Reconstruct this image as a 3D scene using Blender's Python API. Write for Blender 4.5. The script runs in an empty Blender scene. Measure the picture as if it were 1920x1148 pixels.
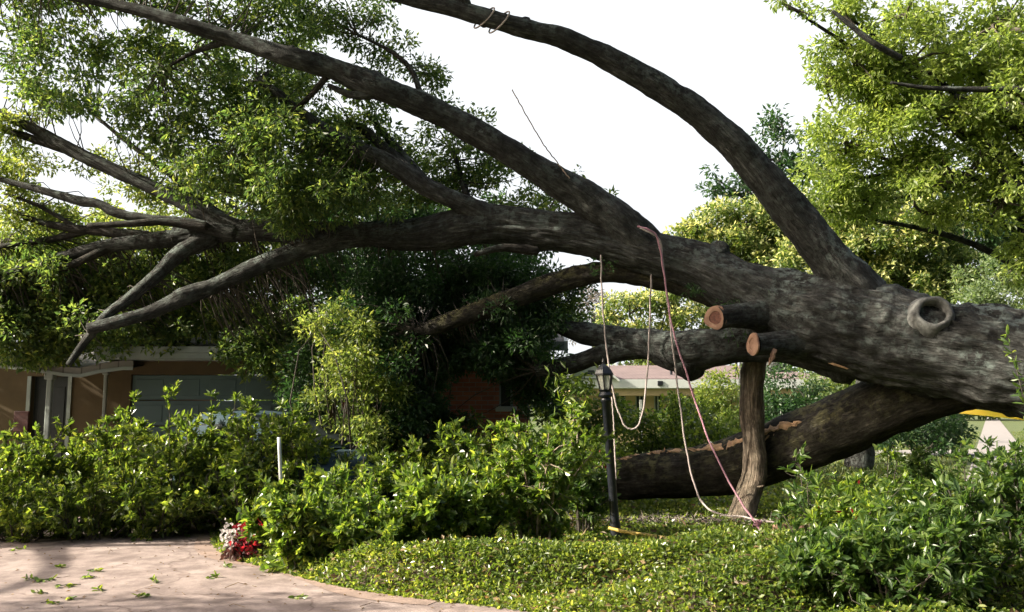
import bpy, math, random
import numpy as np
from mathutils import Vector
R = math.radians
SC = bpy.context.scene
COL = SC.collection

# ------------------------------------------------------------------ camera, sky, sun, exposure
FPX, HZ, CH = 1663.0, 765.0, 1.6
PITCH = math.atan((HZ - 574.0) / FPX)
cd = bpy.data.cameras.new('camera')
cam = bpy.data.objects.new('camera', cd); COL.objects.link(cam)
cam.location = (0, 0, CH); cam.rotation_euler = (R(90) + PITCH, 0, 0)
cd.sensor_width = 36; cd.lens = 36 * FPX / 1920; cd.clip_start = 0.1; cd.clip_end = 2000
SC.camera = cam
SUN_EL, SUN_AZ = 32.0, 10.0         # azimuth: degrees from -X towards -Y (towards the viewer)
sdir = Vector((-math.cos(R(SUN_EL)) * math.cos(R(SUN_AZ)), -math.cos(R(SUN_EL)) * math.sin(R(SUN_AZ)), math.sin(R(SUN_EL))))
w = bpy.data.worlds.new('World'); SC.world = w; w.use_nodes = True
nt = w.node_tree; bgn = nt.nodes['Background']
sky = nt.nodes.new('ShaderNodeTexSky'); sky.sky_type = 'NISHITA'; sky.sun_disc = False
sky.sun_elevation = R(SUN_EL); sky.sun_rotation = math.atan2(sdir.x, sdir.y)
sky.air_density = 0.7; sky.dust_density = 10.0; sky.ozone_density = 0.2
tc = nt.nodes.new('ShaderNodeTexCoord'); sp_ = nt.nodes.new('ShaderNodeVectorMath'); sp_.operation = 'DOT_PRODUCT'
nt.links.new(tc.outputs['Generated'], sp_.inputs[0]); sp_.inputs[1].default_value = (-0.10, 0.95, 0.30)
mr_ = nt.nodes.new('ShaderNodeMapRange'); mr_.interpolation_type = 'SMOOTHSTEP'; mr_.inputs[1].default_value = 0.1; mr_.inputs[2].default_value = 0.85; nt.links.new(sp_.outputs['Value'], mr_.inputs[0])
cn = nt.nodes.new('ShaderNodeTexNoise'); cn.inputs['Scale'].default_value = 2.2; cn.inputs['Detail'].default_value = 5; nt.links.new(tc.outputs['Generated'], cn.inputs['Vector'])
mr2 = nt.nodes.new('ShaderNodeMapRange'); mr2.inputs[1].default_value = 0.3; mr2.inputs[2].default_value = 0.7; mr2.inputs[3].default_value = 0.78; mr2.inputs[4].default_value = 1.0; nt.links.new(cn.outputs[0], mr2.inputs[0])
ml = nt.nodes.new('ShaderNodeMath'); ml.operation = 'MULTIPLY'; nt.links.new(mr_.outputs[0], ml.inputs[0]); nt.links.new(mr2.outputs[0], ml.inputs[1])
mxs = nt.nodes.new('ShaderNodeMix'); mxs.data_type = 'RGBA'; nt.links.new(ml.outputs[0], mxs.inputs[0]); nt.links.new(sky.outputs[0], mxs.inputs[6]); mxs.inputs[7].default_value = (4.9, 5.05, 5.2, 1)   # bright hazy cloud veil over the garden
nt.links.new(mxs.outputs[2], bgn.inputs[0]); bgn.inputs[1].default_value = 0.095
sl = bpy.data.lights.new('sun', 'SUN'); sun = bpy.data.objects.new('sun', sl); COL.objects.link(sun)
sl.energy = 5.0; sl.angle = R(0.5); sl.color = (1.0, 0.90, 0.72)
sun.rotation_euler = sdir.to_track_quat('Z', 'Y').to_euler()
SC.view_settings.view_transform = 'Standard'; SC.view_settings.look = 'None'
SC.view_settings.exposure = 1.45; SC.view_settings.gamma = 1.0
SC.cycles.max_bounces = 6; SC.cycles.transmission_bounces = 6; SC.cycles.diffuse_bounces = 3
SC.cycles.transparent_max_bounces = 6

# ------------------------------------------------------------------ helpers
CT, ST = math.cos(PITCH), math.sin(PITCH)
def P(px, py, Y):
    u = (px - 960) / FPX; v = -(py - 574) / FPX
    d = np.array([u, CT - v * ST, ST + v * CT])
    return np.array([0, 0, CH]) + d * (Y / d[1])
def G(px, py, z=0.0):
    u = (px - 960) / FPX; v = -(py - 574) / FPX
    d = np.array([u, CT - v * ST, ST + v * CT])
    return np.array([0, 0, CH]) + d * ((z - CH) / d[2])
def rng(s): return np.random.RandomState(s)
def unit(a):
    a = np.asarray(a, float); return a / np.maximum(np.linalg.norm(a, axis=-1, keepdims=True), 1e-9)
def _h(i, j, k, s):
    n = (i * 374761393 + j * 668265263 + k * 1274126177 + s * 974634533) & 0x7fffffff
    n = ((n ^ (n >> 13)) * 1274126177) & 0x7fffffff
    return ((n ^ (n >> 16)) & 0xffff) / 65535.0
def vn(p, sc=1.0, s=0):
    """value noise in 0..1 on an (N,3) array"""
    p = np.asarray(p, float) * sc
    i = np.floor(p).astype(np.int64); f = p - i; f = f * f * (3 - 2 * f)
    o = 0
    for a in (0, 1):
        for b in (0, 1):
            for c in (0, 1):
                wgt = (f[:, 0] if a else 1 - f[:, 0]) * (f[:, 1] if b else 1 - f[:, 1]) * (f[:, 2] if c else 1 - f[:, 2])
                o = o + wgt * _h(i[:, 0] + a, i[:, 1] + b, i[:, 2] + c, s)
    return o

class MB:
    def __init__(self): self.v = []; self.f = []; self.n = 0; self.mi = []; self.uv = []
    def add(self, v, f, mi=0, uv=None):
        v = np.asarray(v, float).reshape(-1, 3); f = np.asarray(f, np.int64)
        self.v.append(v); self.f.append(f + self.n); self.n += len(v)
        self.mi.append(np.full(len(f), mi)); self.uv.append(uv if uv is not None else np.zeros((len(v), 2)))
        return self
    def box(self, c, s, mi=0, rz=0.0, rx=0.0, bev=0.0):
        x, y, z = s[0] / 2, s[1] / 2, s[2] / 2
        b = bev
        if b <= 0:
            v = np.array([[a * x, bb * y, cc * z] for a in (-1, 1) for bb in (-1, 1) for cc in (-1, 1)])
            f = [[0, 1, 3, 2], [4, 6, 7, 5], [0, 4, 5, 1], [2, 3, 7, 6], [0, 2, 6, 4], [1, 5, 7, 3]]
        else:
            v = []; idx = {}
            for a in (-1, 1):
                for bb in (-1, 1):
                    for cc in (-1, 1):
                        for ax in range(3):
                            q = [a * (x - b), bb * (y - b), cc * (z - b)]
                            q[ax] = (a * x, bb * y, cc * z)[ax]
                            idx[(a, bb, cc, ax)] = len(v); v.append(q)
            f = []
            for ax in range(3):
                o = [k for k in range(3) if k != ax]
                for sgn in (-1, 1):
                    def key(s1, s2, axx=ax):
                        t = [0, 0, 0]; t[ax] = sgn; t[o[0]] = s1; t[o[1]] = s2; return idx[(t[0], t[1], t[2], axx)]
                    f.append([key(-1, -1), key(1, -1), key(1, 1), key(-1, 1)])
            for ax in range(3):
                o = [k for k in range(3) if k != ax]
                for s1 in (-1, 1):
                    for s2 in (-1, 1):
                        def kk(sa, axx):
                            t = [0, 0, 0]; t[ax] = sa; t[o[0]] = s1; t[o[1]] = s2; return idx[(t[0], t[1], t[2], axx)]
                        f.append([kk(-1, o[0]), kk(1, o[0]), kk(1, o[1]), kk(-1, o[1])])
            v = np.array(v, float)
            tri = [[idx[(a, bb, cc, 0)], idx[(a, bb, cc, 1)], idx[(a, bb, cc, 2)], idx[(a, bb, cc, 2)]] for a in (-1, 1) for bb in (-1, 1) for cc in (-1, 1)]
            f = f  # corners added below as triangles
            self._rot_add(v, f, c, rz, rx, mi, [t[:3] for t in tri]); return self
        self._rot_add(v, f, c, rz, rx, mi); return self
    def _rot_add(self, v, f, c, rz, rx, mi, tris=None):
        cx, sx = math.cos(rx), math.sin(rx); cz, sz = math.cos(rz), math.sin(rz)
        v = v @ np.array([[1, 0, 0], [0, cx, -sx], [0, sx, cx]]).T
        v = v @ np.array([[cz, -sz, 0], [sz, cz, 0], [0, 0, 1]]).T
        v = v + np.asarray(c, float)
        n0 = self.n; self.add(v, f, mi)
        if tris: self.f.append(np.asarray(tris) + n0); self.mi.append(np.full(len(tris), mi))
    def lathe(self, prof, c, seg=16, mi=0, axis=None):
        a = np.linspace(0, 2 * np.pi, seg, endpoint=False)
        v = np.array([[r * math.cos(t), r * math.sin(t), z] for r, z in prof for t in a])
        if axis is not None:
            ax = unit(axis); t = unit(np.cross(ax, [0.31, 0.9, 0.2])); b = np.cross(ax, t)
            v = v[:, :1] * t + v[:, 1:2] * b + v[:, 2:] * ax
        f = [[k * seg + i, k * seg + (i + 1) % seg, (k + 1) * seg + (i + 1) % seg, (k + 1) * seg + i] for k in range(len(prof) - 1) for i in range(seg)]
        self.add(v + np.asarray(c, float), f, mi); return self
    def build(self, name, mats, parent=None, smooth=False):
        me = bpy.data.meshes.new(name)
        if not isinstance(mats, (list, tuple)): mats = [mats]
        for m in mats: me.materials.append(m)
        V = np.concatenate(self.v); UV = np.concatenate(self.uv)
        off = np.zeros(3)
        lp = np.concatenate([f.ravel() for f in self.f]); tot = np.concatenate([np.full(len(f), f.shape[1]) for f in self.f])
        st = np.concatenate([[0], np.cumsum(tot)[:-1]])
        o = bpy.data.objects.new(name, me)
        if parent is not None:
            o.parent = parent; off = np.array(parent_world(parent))
        V = V - off
        me.vertices.add(len(V)); me.vertices.foreach_set('co', V.ravel().astype(np.float32))
        me.loops.add(len(lp)); me.loops.foreach_set('vertex_index', lp.astype(np.int32))
        me.polygons.add(len(tot)); me.polygons.foreach_set('loop_start', st.astype(np.int32))
        mi = np.concatenate(self.mi)
        me.polygons.foreach_set('material_index', mi.astype(np.int32))
        me.update(calc_edges=True)
        me.polygons.foreach_set('use_smooth', np.full(len(tot), bool(smooth)))
        if np.any(UV):
            u = me.uv_layers.new(name='UVMap'); u.data.foreach_set('uv', UV[lp].ravel().astype(np.float32))
        me.validate()
        COL.objects.link(o)
        return o

def parent_world(o):
    p = Vector((0, 0, 0))
    while o is not None:
        p += Vector(o.location); o = o.parent
    return p
def tag(o, label=None, cat=None, group=None, kind=None):
    if label: o['label'] = label
    if cat: o['category'] = cat
    if group: o['group'] = group
    if kind: o['kind'] = kind
    return o
def thing(name, loc, label, cat, group=None):
    o = bpy.data.objects.new(name, None); COL.objects.link(o); o.location = [float(x) for x in loc]
    o.empty_display_size = 0.2
    return tag(o, label, cat, group)

def catmull(pts, n):
    pts = np.asarray(pts, float)
    p = np.vstack([2 * pts[0] - pts[1], pts, 2 * pts[-1] - pts[-2]])
    t = np.linspace(0, len(pts) - 1 - 1e-6, n); i = t.astype(int); f = (t - i)[:, None]
    a, b, c, d = p[i], p[i + 1], p[i + 2], p[i + 3]
    return 0.5 * (2 * b + (c - a) * f + (2 * a - 5 * b + 4 * c - d) * f ** 2 + (3 * b - a - 3 * c + d) * f ** 3)
def sweep(mb, pts, rad, seg=12, n=None, rough=0.0, ridge=0.0, seed=0, mi=0, cap=(True, True), capmi=None, smooth_path=True):
    pts = np.asarray(pts, float); rad = np.asarray(rad, float)
    if n is None: n = max(4, (len(pts) - 1) * 4 + 1)
    C = catmull(np.c_[pts, rad], n) if smooth_path else np.c_[pts, rad]
    n = len(C); c = C[:, :3]; r = np.maximum(C[:, 3], 0.001)
    T = unit(np.gradient(c, axis=0))
    nrm = np.zeros_like(c); v0 = np.array([0, 0, 1.0]) if abs(T[0, 2]) < 0.9 else np.array([1.0, 0, 0])
    nrm[0] = unit(v0 - T[0] * v0.dot(T[0]))
    for k in range(1, n):
        q = nrm[k - 1] - T[k] * nrm[k - 1].dot(T[k]); nrm[k] = q / max(np.linalg.norm(q), 1e-9)
    bin_ = np.cross(T, nrm)
    a = np.linspace(0, 2 * np.pi, seg, endpoint=False)
    s = np.concatenate([[0], np.cumsum(np.linalg.norm(np.diff(c, axis=0), axis=1))])
    rr = np.repeat(r[:, None], seg, 1)
    if rough or ridge:
        Q = np.stack([np.repeat(np.cos(a)[None], n, 0), np.repeat(np.sin(a)[None], n, 0), np.repeat((s / max(r.mean(), 0.01))[:, None], seg, 1)], -1).reshape(-1, 3)
        nz = (vn(Q * [1.3, 1.3, 0.7], 1, seed) - 0.5) * 2 * rough + (vn(Q * [0.5, 0.5, 0.45], 1, seed + 9) - 0.5) * rough * 2.2 + (vn(Q * [3, 3, 1.6], 1, seed + 3) - 0.5) * rough
        if ridge:
            e = vn(Q * [7, 7, 0.9], 1, seed + 5); nz = nz + (1 - np.abs(2 * e - 1)) * ridge - ridge * 0.5
            e = vn(Q * [14, 14, 2.2], 1, seed + 6); nz = nz + (e - 0.5) * ridge
        rr = rr * (1 + nz.reshape(n, seg))
    V = c[:, None] + rr[..., None] * (np.cos(a)[None, :, None] * nrm[:, None] + np.sin(a)[None, :, None] * bin_[:, None])
    uv = np.stack([np.repeat((a / (2 * np.pi))[None], n, 0) * 2 * np.pi * r.mean(), np.repeat(s[:, None], seg, 1)], -1).reshape(-1, 2) + 0.001
    k = np.arange(n - 1)[:, None] * seg; i = np.arange(seg)[None]; j = (i + 1) % seg
    F = np.stack([k + i, k + j, k + seg + j, k + seg + i], -1).reshape(-1, 4)
    n0 = mb.n
    mb.add(V.reshape(-1, 3), F, mi, uv)
    if capmi is None: capmi = mi
    for e, on in ((0, cap[0]), (n - 1, cap[1])):
        if not on: continue
        ring = n0 + e * seg + np.arange(seg)
        mb.add([c[e]], np.zeros((0, 3), int), capmi)
        cc = mb.n - 1
        nx = np.roll(ring, -1)
        tr = np.stack([np.full(seg, cc), nx, ring] if e == 0 else [np.full(seg, cc), ring, nx], -1)
        mb.f.append(tr); mb.mi.append(np.full(seg, capmi))
    return c, r

def tubes(mb, A, B, r0, r1, sag=0.0, seed=0, sides=5, n=5, mi=0):
    """many thin curved twigs from A to B at once"""
    A = np.asarray(A, float); B = np.asarray(B, float); K = len(A)
    if K == 0: return
    g = rng(seed); D = B - A; L = np.linalg.norm(D, axis=1, keepdims=True)
    off = g.normal(size=(K, 3)) * 0.12 * L; off[:, 2] += sag * L[:, 0]
    t = np.linspace(0, 1, n)
    C = A[:, None] + D[:, None] * t[None, :, None] + off[:, None] * (4 * t * (1 - t))[None, :, None]
    T = unit(np.gradient(C, axis=1))
    ref = unit(np.cross(T[:, :1], g.normal(size=(K, 1, 3)))); N = unit(np.cross(np.repeat(ref, n, 1), T)); Bn = np.cross(T, N)
    rr = (r0 + (r1 - r0) * t)[None, :] * np.ones((K, 1)) if np.isscalar(r0) else r0[:, None] + (r1 - r0)[:, None] * t[None]
    a = np.linspace(0, 2 * np.pi, sides, endpoint=False)
    V = C[:, :, None] + rr[..., None, None] * (np.cos(a)[None, None, :, None] * N[:, :, None] + np.sin(a)[None, None, :, None] * Bn[:, :, None])
    b = (np.arange(K) * n * sides)[:, None, None]; k = (np.arange(n - 1) * sides)[None, :, None]; i = np.arange(sides)[None, None]; j = (i + 1) % sides
    F = np.stack([b + k + i, b + k + j, b + k + sides + j, b + k + sides + i], -1).reshape(-1, 4)
    uv = np.zeros((K * n * sides, 2)) + 0.001; uv[:, 1] += np.tile(np.repeat(t, sides), K); uv[:, 0] += np.tile(a * 0.03, K * n)
    mb.add(V.reshape(-1, 3), F, mi, uv)

def leaves(mb, pos, d, L, W, seed=0, up=0.5, fine=False, mi=0, jit=0.42, fold=0.25):
    pos = np.asarray(pos, float); K = len(pos)
    if K == 0: return
    g = rng(seed); d = unit(d)
    nn = g.normal(size=(K, 3)); nn[:, 2] += up * 2.2; nn = nn - d * np.sum(nn * d, 1, keepdims=True); nn = unit(nn)
    s = np.cross(d, nn)
    l = (L * (1 + jit * g.uniform(-1, 1, K)))[:, None]; ww = (W * (1 + jit * g.uniform(-1, 1, K)))[:, None] * 0.5
    curl = -0.18 * l * nn * g.uniform(0.2, 1.4, (K, 1))
    if fine:
        v = np.stack([pos, pos + d * l * 0.3 + s * ww * 0.85 + nn * ww * fold, pos + d * l * 0.68 + s * ww * 0.9 + nn * ww * fold + curl * 0.5,
                      pos + d * l + curl, pos + d * l * 0.68 - s * ww * 0.9 + nn * ww * fold + curl * 0.5, pos + d * l * 0.3 - s * ww * 0.85 + nn * ww * fold], 1)
        b = (np.arange(K) * 6)[:, None]
        F = np.concatenate([b + [0, 1, 2, 3], b + [0, 3, 4, 5]])
    else:
        v = np.stack([pos, pos + d * l * 0.48 + s * ww + nn * ww * fold, pos + d * l + curl, pos + d * l * 0.48 - s * ww + nn * ww * fold], 1)
        b = (np.arange(K) * 4)[:, None]
        F = np.concatenate([b + [0, 1, 2], b + [0, 2, 3]])
    mb.add(v.reshape(-1, 3), F, mi)

def rdir(g, n): return unit(g.normal(size=(n, 3)))
def blob(px, py, Y, rx, ry, dep=None):
    s = Y / FPX
    return (P(px, py, Y), np.array([rx * s, dep if dep else (rx + ry) * 0.5 * s, ry * s]))
def crown(mb, blobs, rl, L, W, lai=1.6, fill=2.2, seed=0, shell=0.55, mi=0, tipmi=None, up=0.4, droop=0.15, fine=False, ret=False, zmin=None):
    g = rng(seed); cen = []
    for c, r in blobs:
        nl = max(2, int(fill * r[0] * r[2] / rl ** 2))
        q = rdir(g, nl) * (g.uniform(0, 1, (nl, 1)) ** shell) * r + c
        cen.append(q)
    cen = np.concatenate(cen)
    if zmin is not None: cen = cen[cen[:, 2] > zmin + rl * 0.5]
    rad = rl * g.uniform(0.55, 1.35, len(cen))
    cnt = np.maximum(4, (lai * np.pi * rad ** 2 / (L * W * 0.55))).astype(int)
    idx = np.repeat(np.arange(len(cen)), cnt); K = len(idx)
    o = rdir(g, K); rr = g.uniform(0, 1, (K, 1)) ** 0.45
    pos = cen[idx] + o * rr * rad[idx][:, None] * [1.1, 1.1, 0.75]
    # leaves gather in small sprigs
    ks = max(1, K // 7); sp = g.randint(0, K, K // 3); 
    d = o * 0.7 + g.normal(size=(K, 3)) * 0.55; d[:, 2] -= droop
    if zmin is not None: 
        m = pos[:, 2] > zmin; pos, d, rr, o = pos[m], d[m], rr[m], o[m]; K = len(pos)
    if tipmi is None: leaves(mb, pos, d, L, W, seed + 1, up, fine, mi)
    else:
        m = (rr[:, 0] > 0.72) & (o[:, 2] > -0.25) & (g.uniform(size=K) < 0.8)
        leaves(mb, pos[m], d[m], L, W, seed + 1, up, fine, tipmi); leaves(mb, pos[~m], d[~m], L, W, seed + 2, up, fine, mi)
    return cen

# ------------------------------------------------------------------ materials
def mat(name):
    m = bpy.data.materials.new(name); m.use_nodes = True
    return m, m.node_tree, m.node_tree.nodes['Principled BSDF']
def N(t, ty, **kw):
    n = t.nodes.new(ty)
    for k, v in kw.items():
        if hasattr(n, k): setattr(n, k, v)
        else: n.inputs[k].default_value = v
    return n
def ramp(t, fac, stops):
    r = t.nodes.new('ShaderNodeValToRGB'); e = r.color_ramp.elements
    while len(e) < len(stops): e.new(0.5)
    for q, (p, c) in zip(e, stops): q.position = p; q.color = (*c, 1)
    t.links.new(fac, r.inputs[0]); return r.outputs[0]
def coords(t, kind='Object', scale=(1, 1, 1)):
    c = t.nodes.new('ShaderNodeTexCoord'); m = t.nodes.new('ShaderNodeMapping'); m.inputs['Scale'].default_value = scale
    t.links.new(c.outputs[kind], m.inputs[0]); return m.outputs[0]
def noise(t, vec, scale, detail=4, rough=0.6):
    n = N(t, 'ShaderNodeTexNoise'); n.inputs['Scale'].default_value = scale; n.inputs['Detail'].default_value = detail; n.inputs['Roughness'].default_value = rough
    t.links.new(vec, n.inputs['Vector']); return n.outputs[0]
def mixc(t, fac, a, b, mode='MIX'):
    m = N(t, 'ShaderNodeMix', data_type='RGBA', blend_type=mode)
    for s, v in ((m.inputs[0], fac), (m.inputs[6], a), (m.inputs[7], b)):
        if isinstance(v, bpy.types.NodeSocket): t.links.new(v, s)
        elif isinstance(v, (int, float)): s.default_value = v
        else: s.default_value = (*v, 1)
    return m.outputs[2]
def bump(t, b, h, st=0.5, dist=0.02):
    n = N(t, 'ShaderNodeBump'); n.inputs['Strength'].default_value = st; n.inputs['Distance'].default_value = dist
    t.links.new(h, n.inputs['Height']); t.links.new(n.outputs[0], b.inputs['Normal'])
def simple(name, col, rough=0.6, metal=0.0, var=0.25, vs=6.0, bm=0.0, spec=0.5):
    m, t, b = mat(name); v = coords(t); n = noise(t, v, vs, 5)
    lo = tuple(c * (1 - var) for c in col); hi = tuple(min(1, c * (1 + var)) for c in col)
    t.links.new(ramp(t, n, [(0.3, lo), (0.7, hi)]), b.inputs['Base Color'])
    b.inputs['Roughness'].default_value = rough; b.inputs['Metallic'].default_value = metal; b.inputs['Specular IOR Level'].default_value = spec
    if bm: bump(t, b, noise(t, v, vs * 6, 4), bm, 0.01)
    return m
def leaf_mat(name, stops, tcol, tr=0.35, rough=0.38, spec=0.5):
    m, t, b = mat(name)
    g = t.nodes.new('ShaderNodeNewGeometry')
    c = ramp(t, g.outputs['Random Per Island'], stops)
    cl = noise(t, coords(t), 0.9, 2); c2 = mixc(t, ramp(t, cl, [(0.35, (0, 0, 0)), (0.65, (1, 1, 1))]), mixc(t, 1.0, c, (0.72, 0.80, 0.85), 'MULTIPLY'), c)
    t.links.new(c2, b.inputs['Base Color']); b.inputs['Roughness'].default_value = rough; b.inputs['Specular IOR Level'].default_value = spec
    tl = N(t, 'ShaderNodeBsdfTranslucent'); mx = N(t, 'ShaderNodeMixShader'); mx.inputs[0].default_value = min(0.5, tr + 0.08)
    t.links.new(mixc(t, 1.0, c2, tuple(q * 1.9 for q in tcol), 'MULTIPLY'), tl.inputs[0])
    out = t.nodes['Material Output']
    t.links.new(b.outputs[0], mx.inputs[1]); t.links.new(tl.outputs[0], mx.inputs[2]); t.links.new(mx.outputs[0], out.inputs[0])
    return m
def bark_mat(name, dark, mid, light, lich, lamt=0.5, su=15.0, sv=4.0):
    m, t, b = mat(name)
    uv = coords(t, 'UV', (su, sv, 1)); ob = coords(t)
    n1 = noise(t, uv, 1.0, 8, 0.65); n2 = noise(t, ob, 1.7, 4); n3 = noise(t, ob, 9.0, 6, 0.7)
    vo = N(t, 'ShaderNodeTexVoronoi', feature='DISTANCE_TO_EDGE'); wv = N(t, 'ShaderNodeVectorMath', operation='MULTIPLY_ADD'); nz = N(t, 'ShaderNodeTexNoise'); nz.inputs['Scale'].default_value = 0.8; nz.inputs['Detail'].default_value = 5; t.links.new(uv, nz.inputs['Vector']); t.links.new(nz.outputs['Color'], wv.inputs[0]); wv.inputs[1].default_value = (2.6, 2.6, 2.6); t.links.new(uv, wv.inputs[2]); t.links.new(wv.outputs[0], vo.inputs['Vector']); vo.inputs['Scale'].default_value = 1.0
    c = ramp(t, n1, [(0.3, dark), (0.52, mid), (0.72, light)])
    crack = ramp(t, vo.outputs['Distance'], [(0.0, (0.45, 0.43, 0.4)), (0.22, (1, 1, 1))])
    fu = noise(t, coords(t, 'UV', (su * 1.6, sv * 0.55, 1)), 1.0, 7, 0.62); fr_ = ramp(t, fu, [(0.40, (1, 1, 1)), (0.485, (0.25, 0.25, 0.25)), (0.515, (0.25, 0.25, 0.25)), (0.60, (1, 1, 1))]); c = mixc(t, 0.45, c, fr_, 'MULTIPLY'); mo = noise(t, ob, 5.5, 6, 0.75); c = mixc(t, 0.85, c, ramp(t, mo, [(0.36, (0.5, 0.5, 0.5)), (0.5, (0.95, 0.95, 0.93)), (0.62, (1.5, 1.55, 1.5))]), 'MULTIPLY')
    big = noise(t, ob, 0.9, 5, 0.7); c = mixc(t, 0.75, c, ramp(t, big, [(0.32, (0.45, 0.45, 0.45)), (0.5, (0.9, 0.9, 0.9)), (0.68, (1.9, 1.9, 1.95))]), 'MULTIPLY')
    c = mixc(t, 0.6, c, crack, 'MULTIPLY')
    # lichen and moss patches, mostly on the upper side
    geo = t.nodes.new('ShaderNodeNewGeometry'); sx = t.nodes.new('ShaderNodeSeparateXYZ'); t.links.new(geo.outputs['Normal'], sx.inputs[0])
    mr = N(t, 'ShaderNodeMapRange'); mr.inputs[1].default_value = -0.5; mr.inputs[2].default_value = 0.9; mr.inputs[3].default_value = 0.1; mr.inputs[4].default_value = 1.0; t.links.new(sx.outputs[2], mr.inputs[0])
    pm = ramp(t, n3, [(0.46, (0, 0, 0)), (0.58, (1, 1, 1))]); pm2 = ramp(t, n2, [(0.4, (0, 0, 0)), (0.6, (1, 1, 1))])
    mm = mixc(t, 1.0, pm, pm2, 'MULTIPLY'); mm = mixc(t, 1.0, mm, mr.outputs[0], 'MULTIPLY'); mm = mixc(t, 1.0, mm, (lamt,) * 3, 'MULTIPLY')
    c = mixc(t, mm, c, lich)
    hs_ = N(t, 'ShaderNodeHueSaturation'); hs_.inputs['Saturation'].default_value = 0.9; t.links.new(c, hs_.inputs['Color']); t.links.new(hs_.outputs[0], b.inputs['Base Color']); b.inputs['Roughness'].default_value = 0.9; b.inputs['Specular IOR Level'].default_value = 0.2
    h = mixc(t, 0.5, n1, fr_); bump(t, b, h, 1.0, 0.05)
    return m

M = {}
M['bark'] = bark_mat('oak_bark', (0.030, 0.031, 0.031), (0.066, 0.067, 0.066), (0.125, 0.13, 0.13), (0.17, 0.215, 0.20), 1.0)
M['bark_thin'] = bark_mat('branch_bark', (0.024, 0.021, 0.019), (0.052, 0.046, 0.042), (0.10, 0.09, 0.082), (0.12, 0.16, 0.14), 0.8, 20, 5)
M['bark_pale'] = bark_mat('pale_bark', (0.12, 0.09, 0.065), (0.26, 0.20, 0.15), (0.38, 0.31, 0.24), (0.2, 0.2, 0.15), 0.4, 12, 3)
M['bark_moss'] = bark_mat('mossy_bark', (0.024, 0.022, 0.018), (0.052, 0.047, 0.039), (0.10, 0.088, 0.07), (0.20, 0.19, 0.08), 0.95)
M['twig'] = simple('twig_bark', (0.05, 0.042, 0.034), 0.85, 0, 0.4, 12)
M['stem_pale'] = simple('pale_stem', (0.30, 0.24, 0.19), 0.8, 0, 0.3, 12)
def wood_mat():
    m, t, b = mat('cut_wood'); v = coords(t)
    n = noise(t, v, 7, 5); w_ = N(t, 'ShaderNodeTexWave', wave_type='BANDS'); w_.inputs['Scale'].default_value = 5.5; w_.inputs['Distortion'].default_value = 1.2; w_.inputs['Detail'].default_value = 3; t.links.new(coords(t, 'UV'), w_.inputs[0])
    c = ramp(t, n, [(0.3, (0.15, 0.08, 0.055)), (0.55, (0.27, 0.165, 0.115)), (0.75, (0.34, 0.23, 0.165))])
    t.links.new(mixc(t, 0.45, c, ramp(t, w_.outputs[0], [(0.1, (0.4, 0.33, 0.3)), (0.6, (1.1, 1.05, 1.0))]), 'MULTIPLY'), b.inputs['Base Color']); b.inputs['Roughness'].default_value = 0.8; bump(t, b, n, 0.5); return m
M['wood'] = wood_mat()
M['wood_core'] = simple('rotten_heartwood', (0.13, 0.055, 0.04), 0.9, 0, 0.5, 22, 0.8)
M['torn'] = simple('torn_wood', (0.42, 0.27, 0.16), 0.85, 0, 0.45, 14, 0.6)
g1, g2, g3, g4 = (0.016, 0.04, 0.012), (0.036, 0.075, 0.018), (0.07, 0.12, 0.028), (0.13, 0.17, 0.045)
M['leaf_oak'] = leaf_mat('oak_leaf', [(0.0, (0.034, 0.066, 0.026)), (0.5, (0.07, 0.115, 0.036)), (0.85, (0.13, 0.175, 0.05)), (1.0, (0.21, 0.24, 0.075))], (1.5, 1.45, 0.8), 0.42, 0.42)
M['leaf_sun'] = leaf_mat('sunlit_leaf', [(0.0, (0.06, 0.10, 0.022)), (0.6, (0.13, 0.18, 0.04)), (1.0, (0.24, 0.27, 0.08))], (1.5, 1.35, 0.9), 0.45, 0.42)  # lighter, yellower leaf colour stands in for sunlit foliage
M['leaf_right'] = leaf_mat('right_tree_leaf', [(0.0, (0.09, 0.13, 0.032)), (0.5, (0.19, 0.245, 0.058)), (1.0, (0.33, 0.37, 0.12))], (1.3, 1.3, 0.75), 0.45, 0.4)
M['leaf_dark'] = leaf_mat('dark_leaf', [(0.0, (0.018, 0.045, 0.018)), (0.7, (0.035, 0.075, 0.026)), (1.0, (0.06, 0.11, 0.04))], (1.3, 1.4, 0.7), 0.3, 0.4)  # on the oak's hanging crown this darker leaf colour stands in for shade
M['leaf_camphor'] = leaf_mat('camphor_leaf', [(0.0, (0.045, 0.08, 0.018)), (0.6, (0.09, 0.135, 0.03)), (1.0, (0.15, 0.19, 0.05))], (1.4, 1.4, 0.6), 0.3, 0.45)
M['leaf_flush'] = leaf_mat('pale_new_leaf', [(0.0, (0.28, 0.31, 0.09)), (0.5, (0.46, 0.47, 0.17)), (1.0, (0.66, 0.64, 0.32))], (1.0, 0.95, 0.7), 0.4, 0.55)
M['leaf_grey'] = leaf_mat('grey_green_leaf', [(0.0, (0.08, 0.12, 0.05)), (0.6, (0.14, 0.19, 0.08)), (1.0, (0.22, 0.26, 0.13))], (1.3, 1.3, 0.7), 0.35, 0.5)
M['leaf_shrub'] = leaf_mat('shrub_leaf', [(0.0, (0.04, 0.08, 0.02)), (0.5, (0.095, 0.15, 0.034)), (0.85, (0.17, 0.225, 0.055)), (1.0, (0.28, 0.31, 0.09))], (1.5, 1.45, 0.5), 0.36, 0.3, 0.6)
M['leaf_brush'] = leaf_mat('brush_leaf', [(0.0, (0.035, 0.065, 0.016)), (0.55, (0.085, 0.13, 0.028)), (0.85, (0.15, 0.20, 0.045)), (1.0, (0.26, 0.29, 0.08))], (1.6, 1.5, 0.6), 0.4, 0.28, 0.6)
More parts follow.
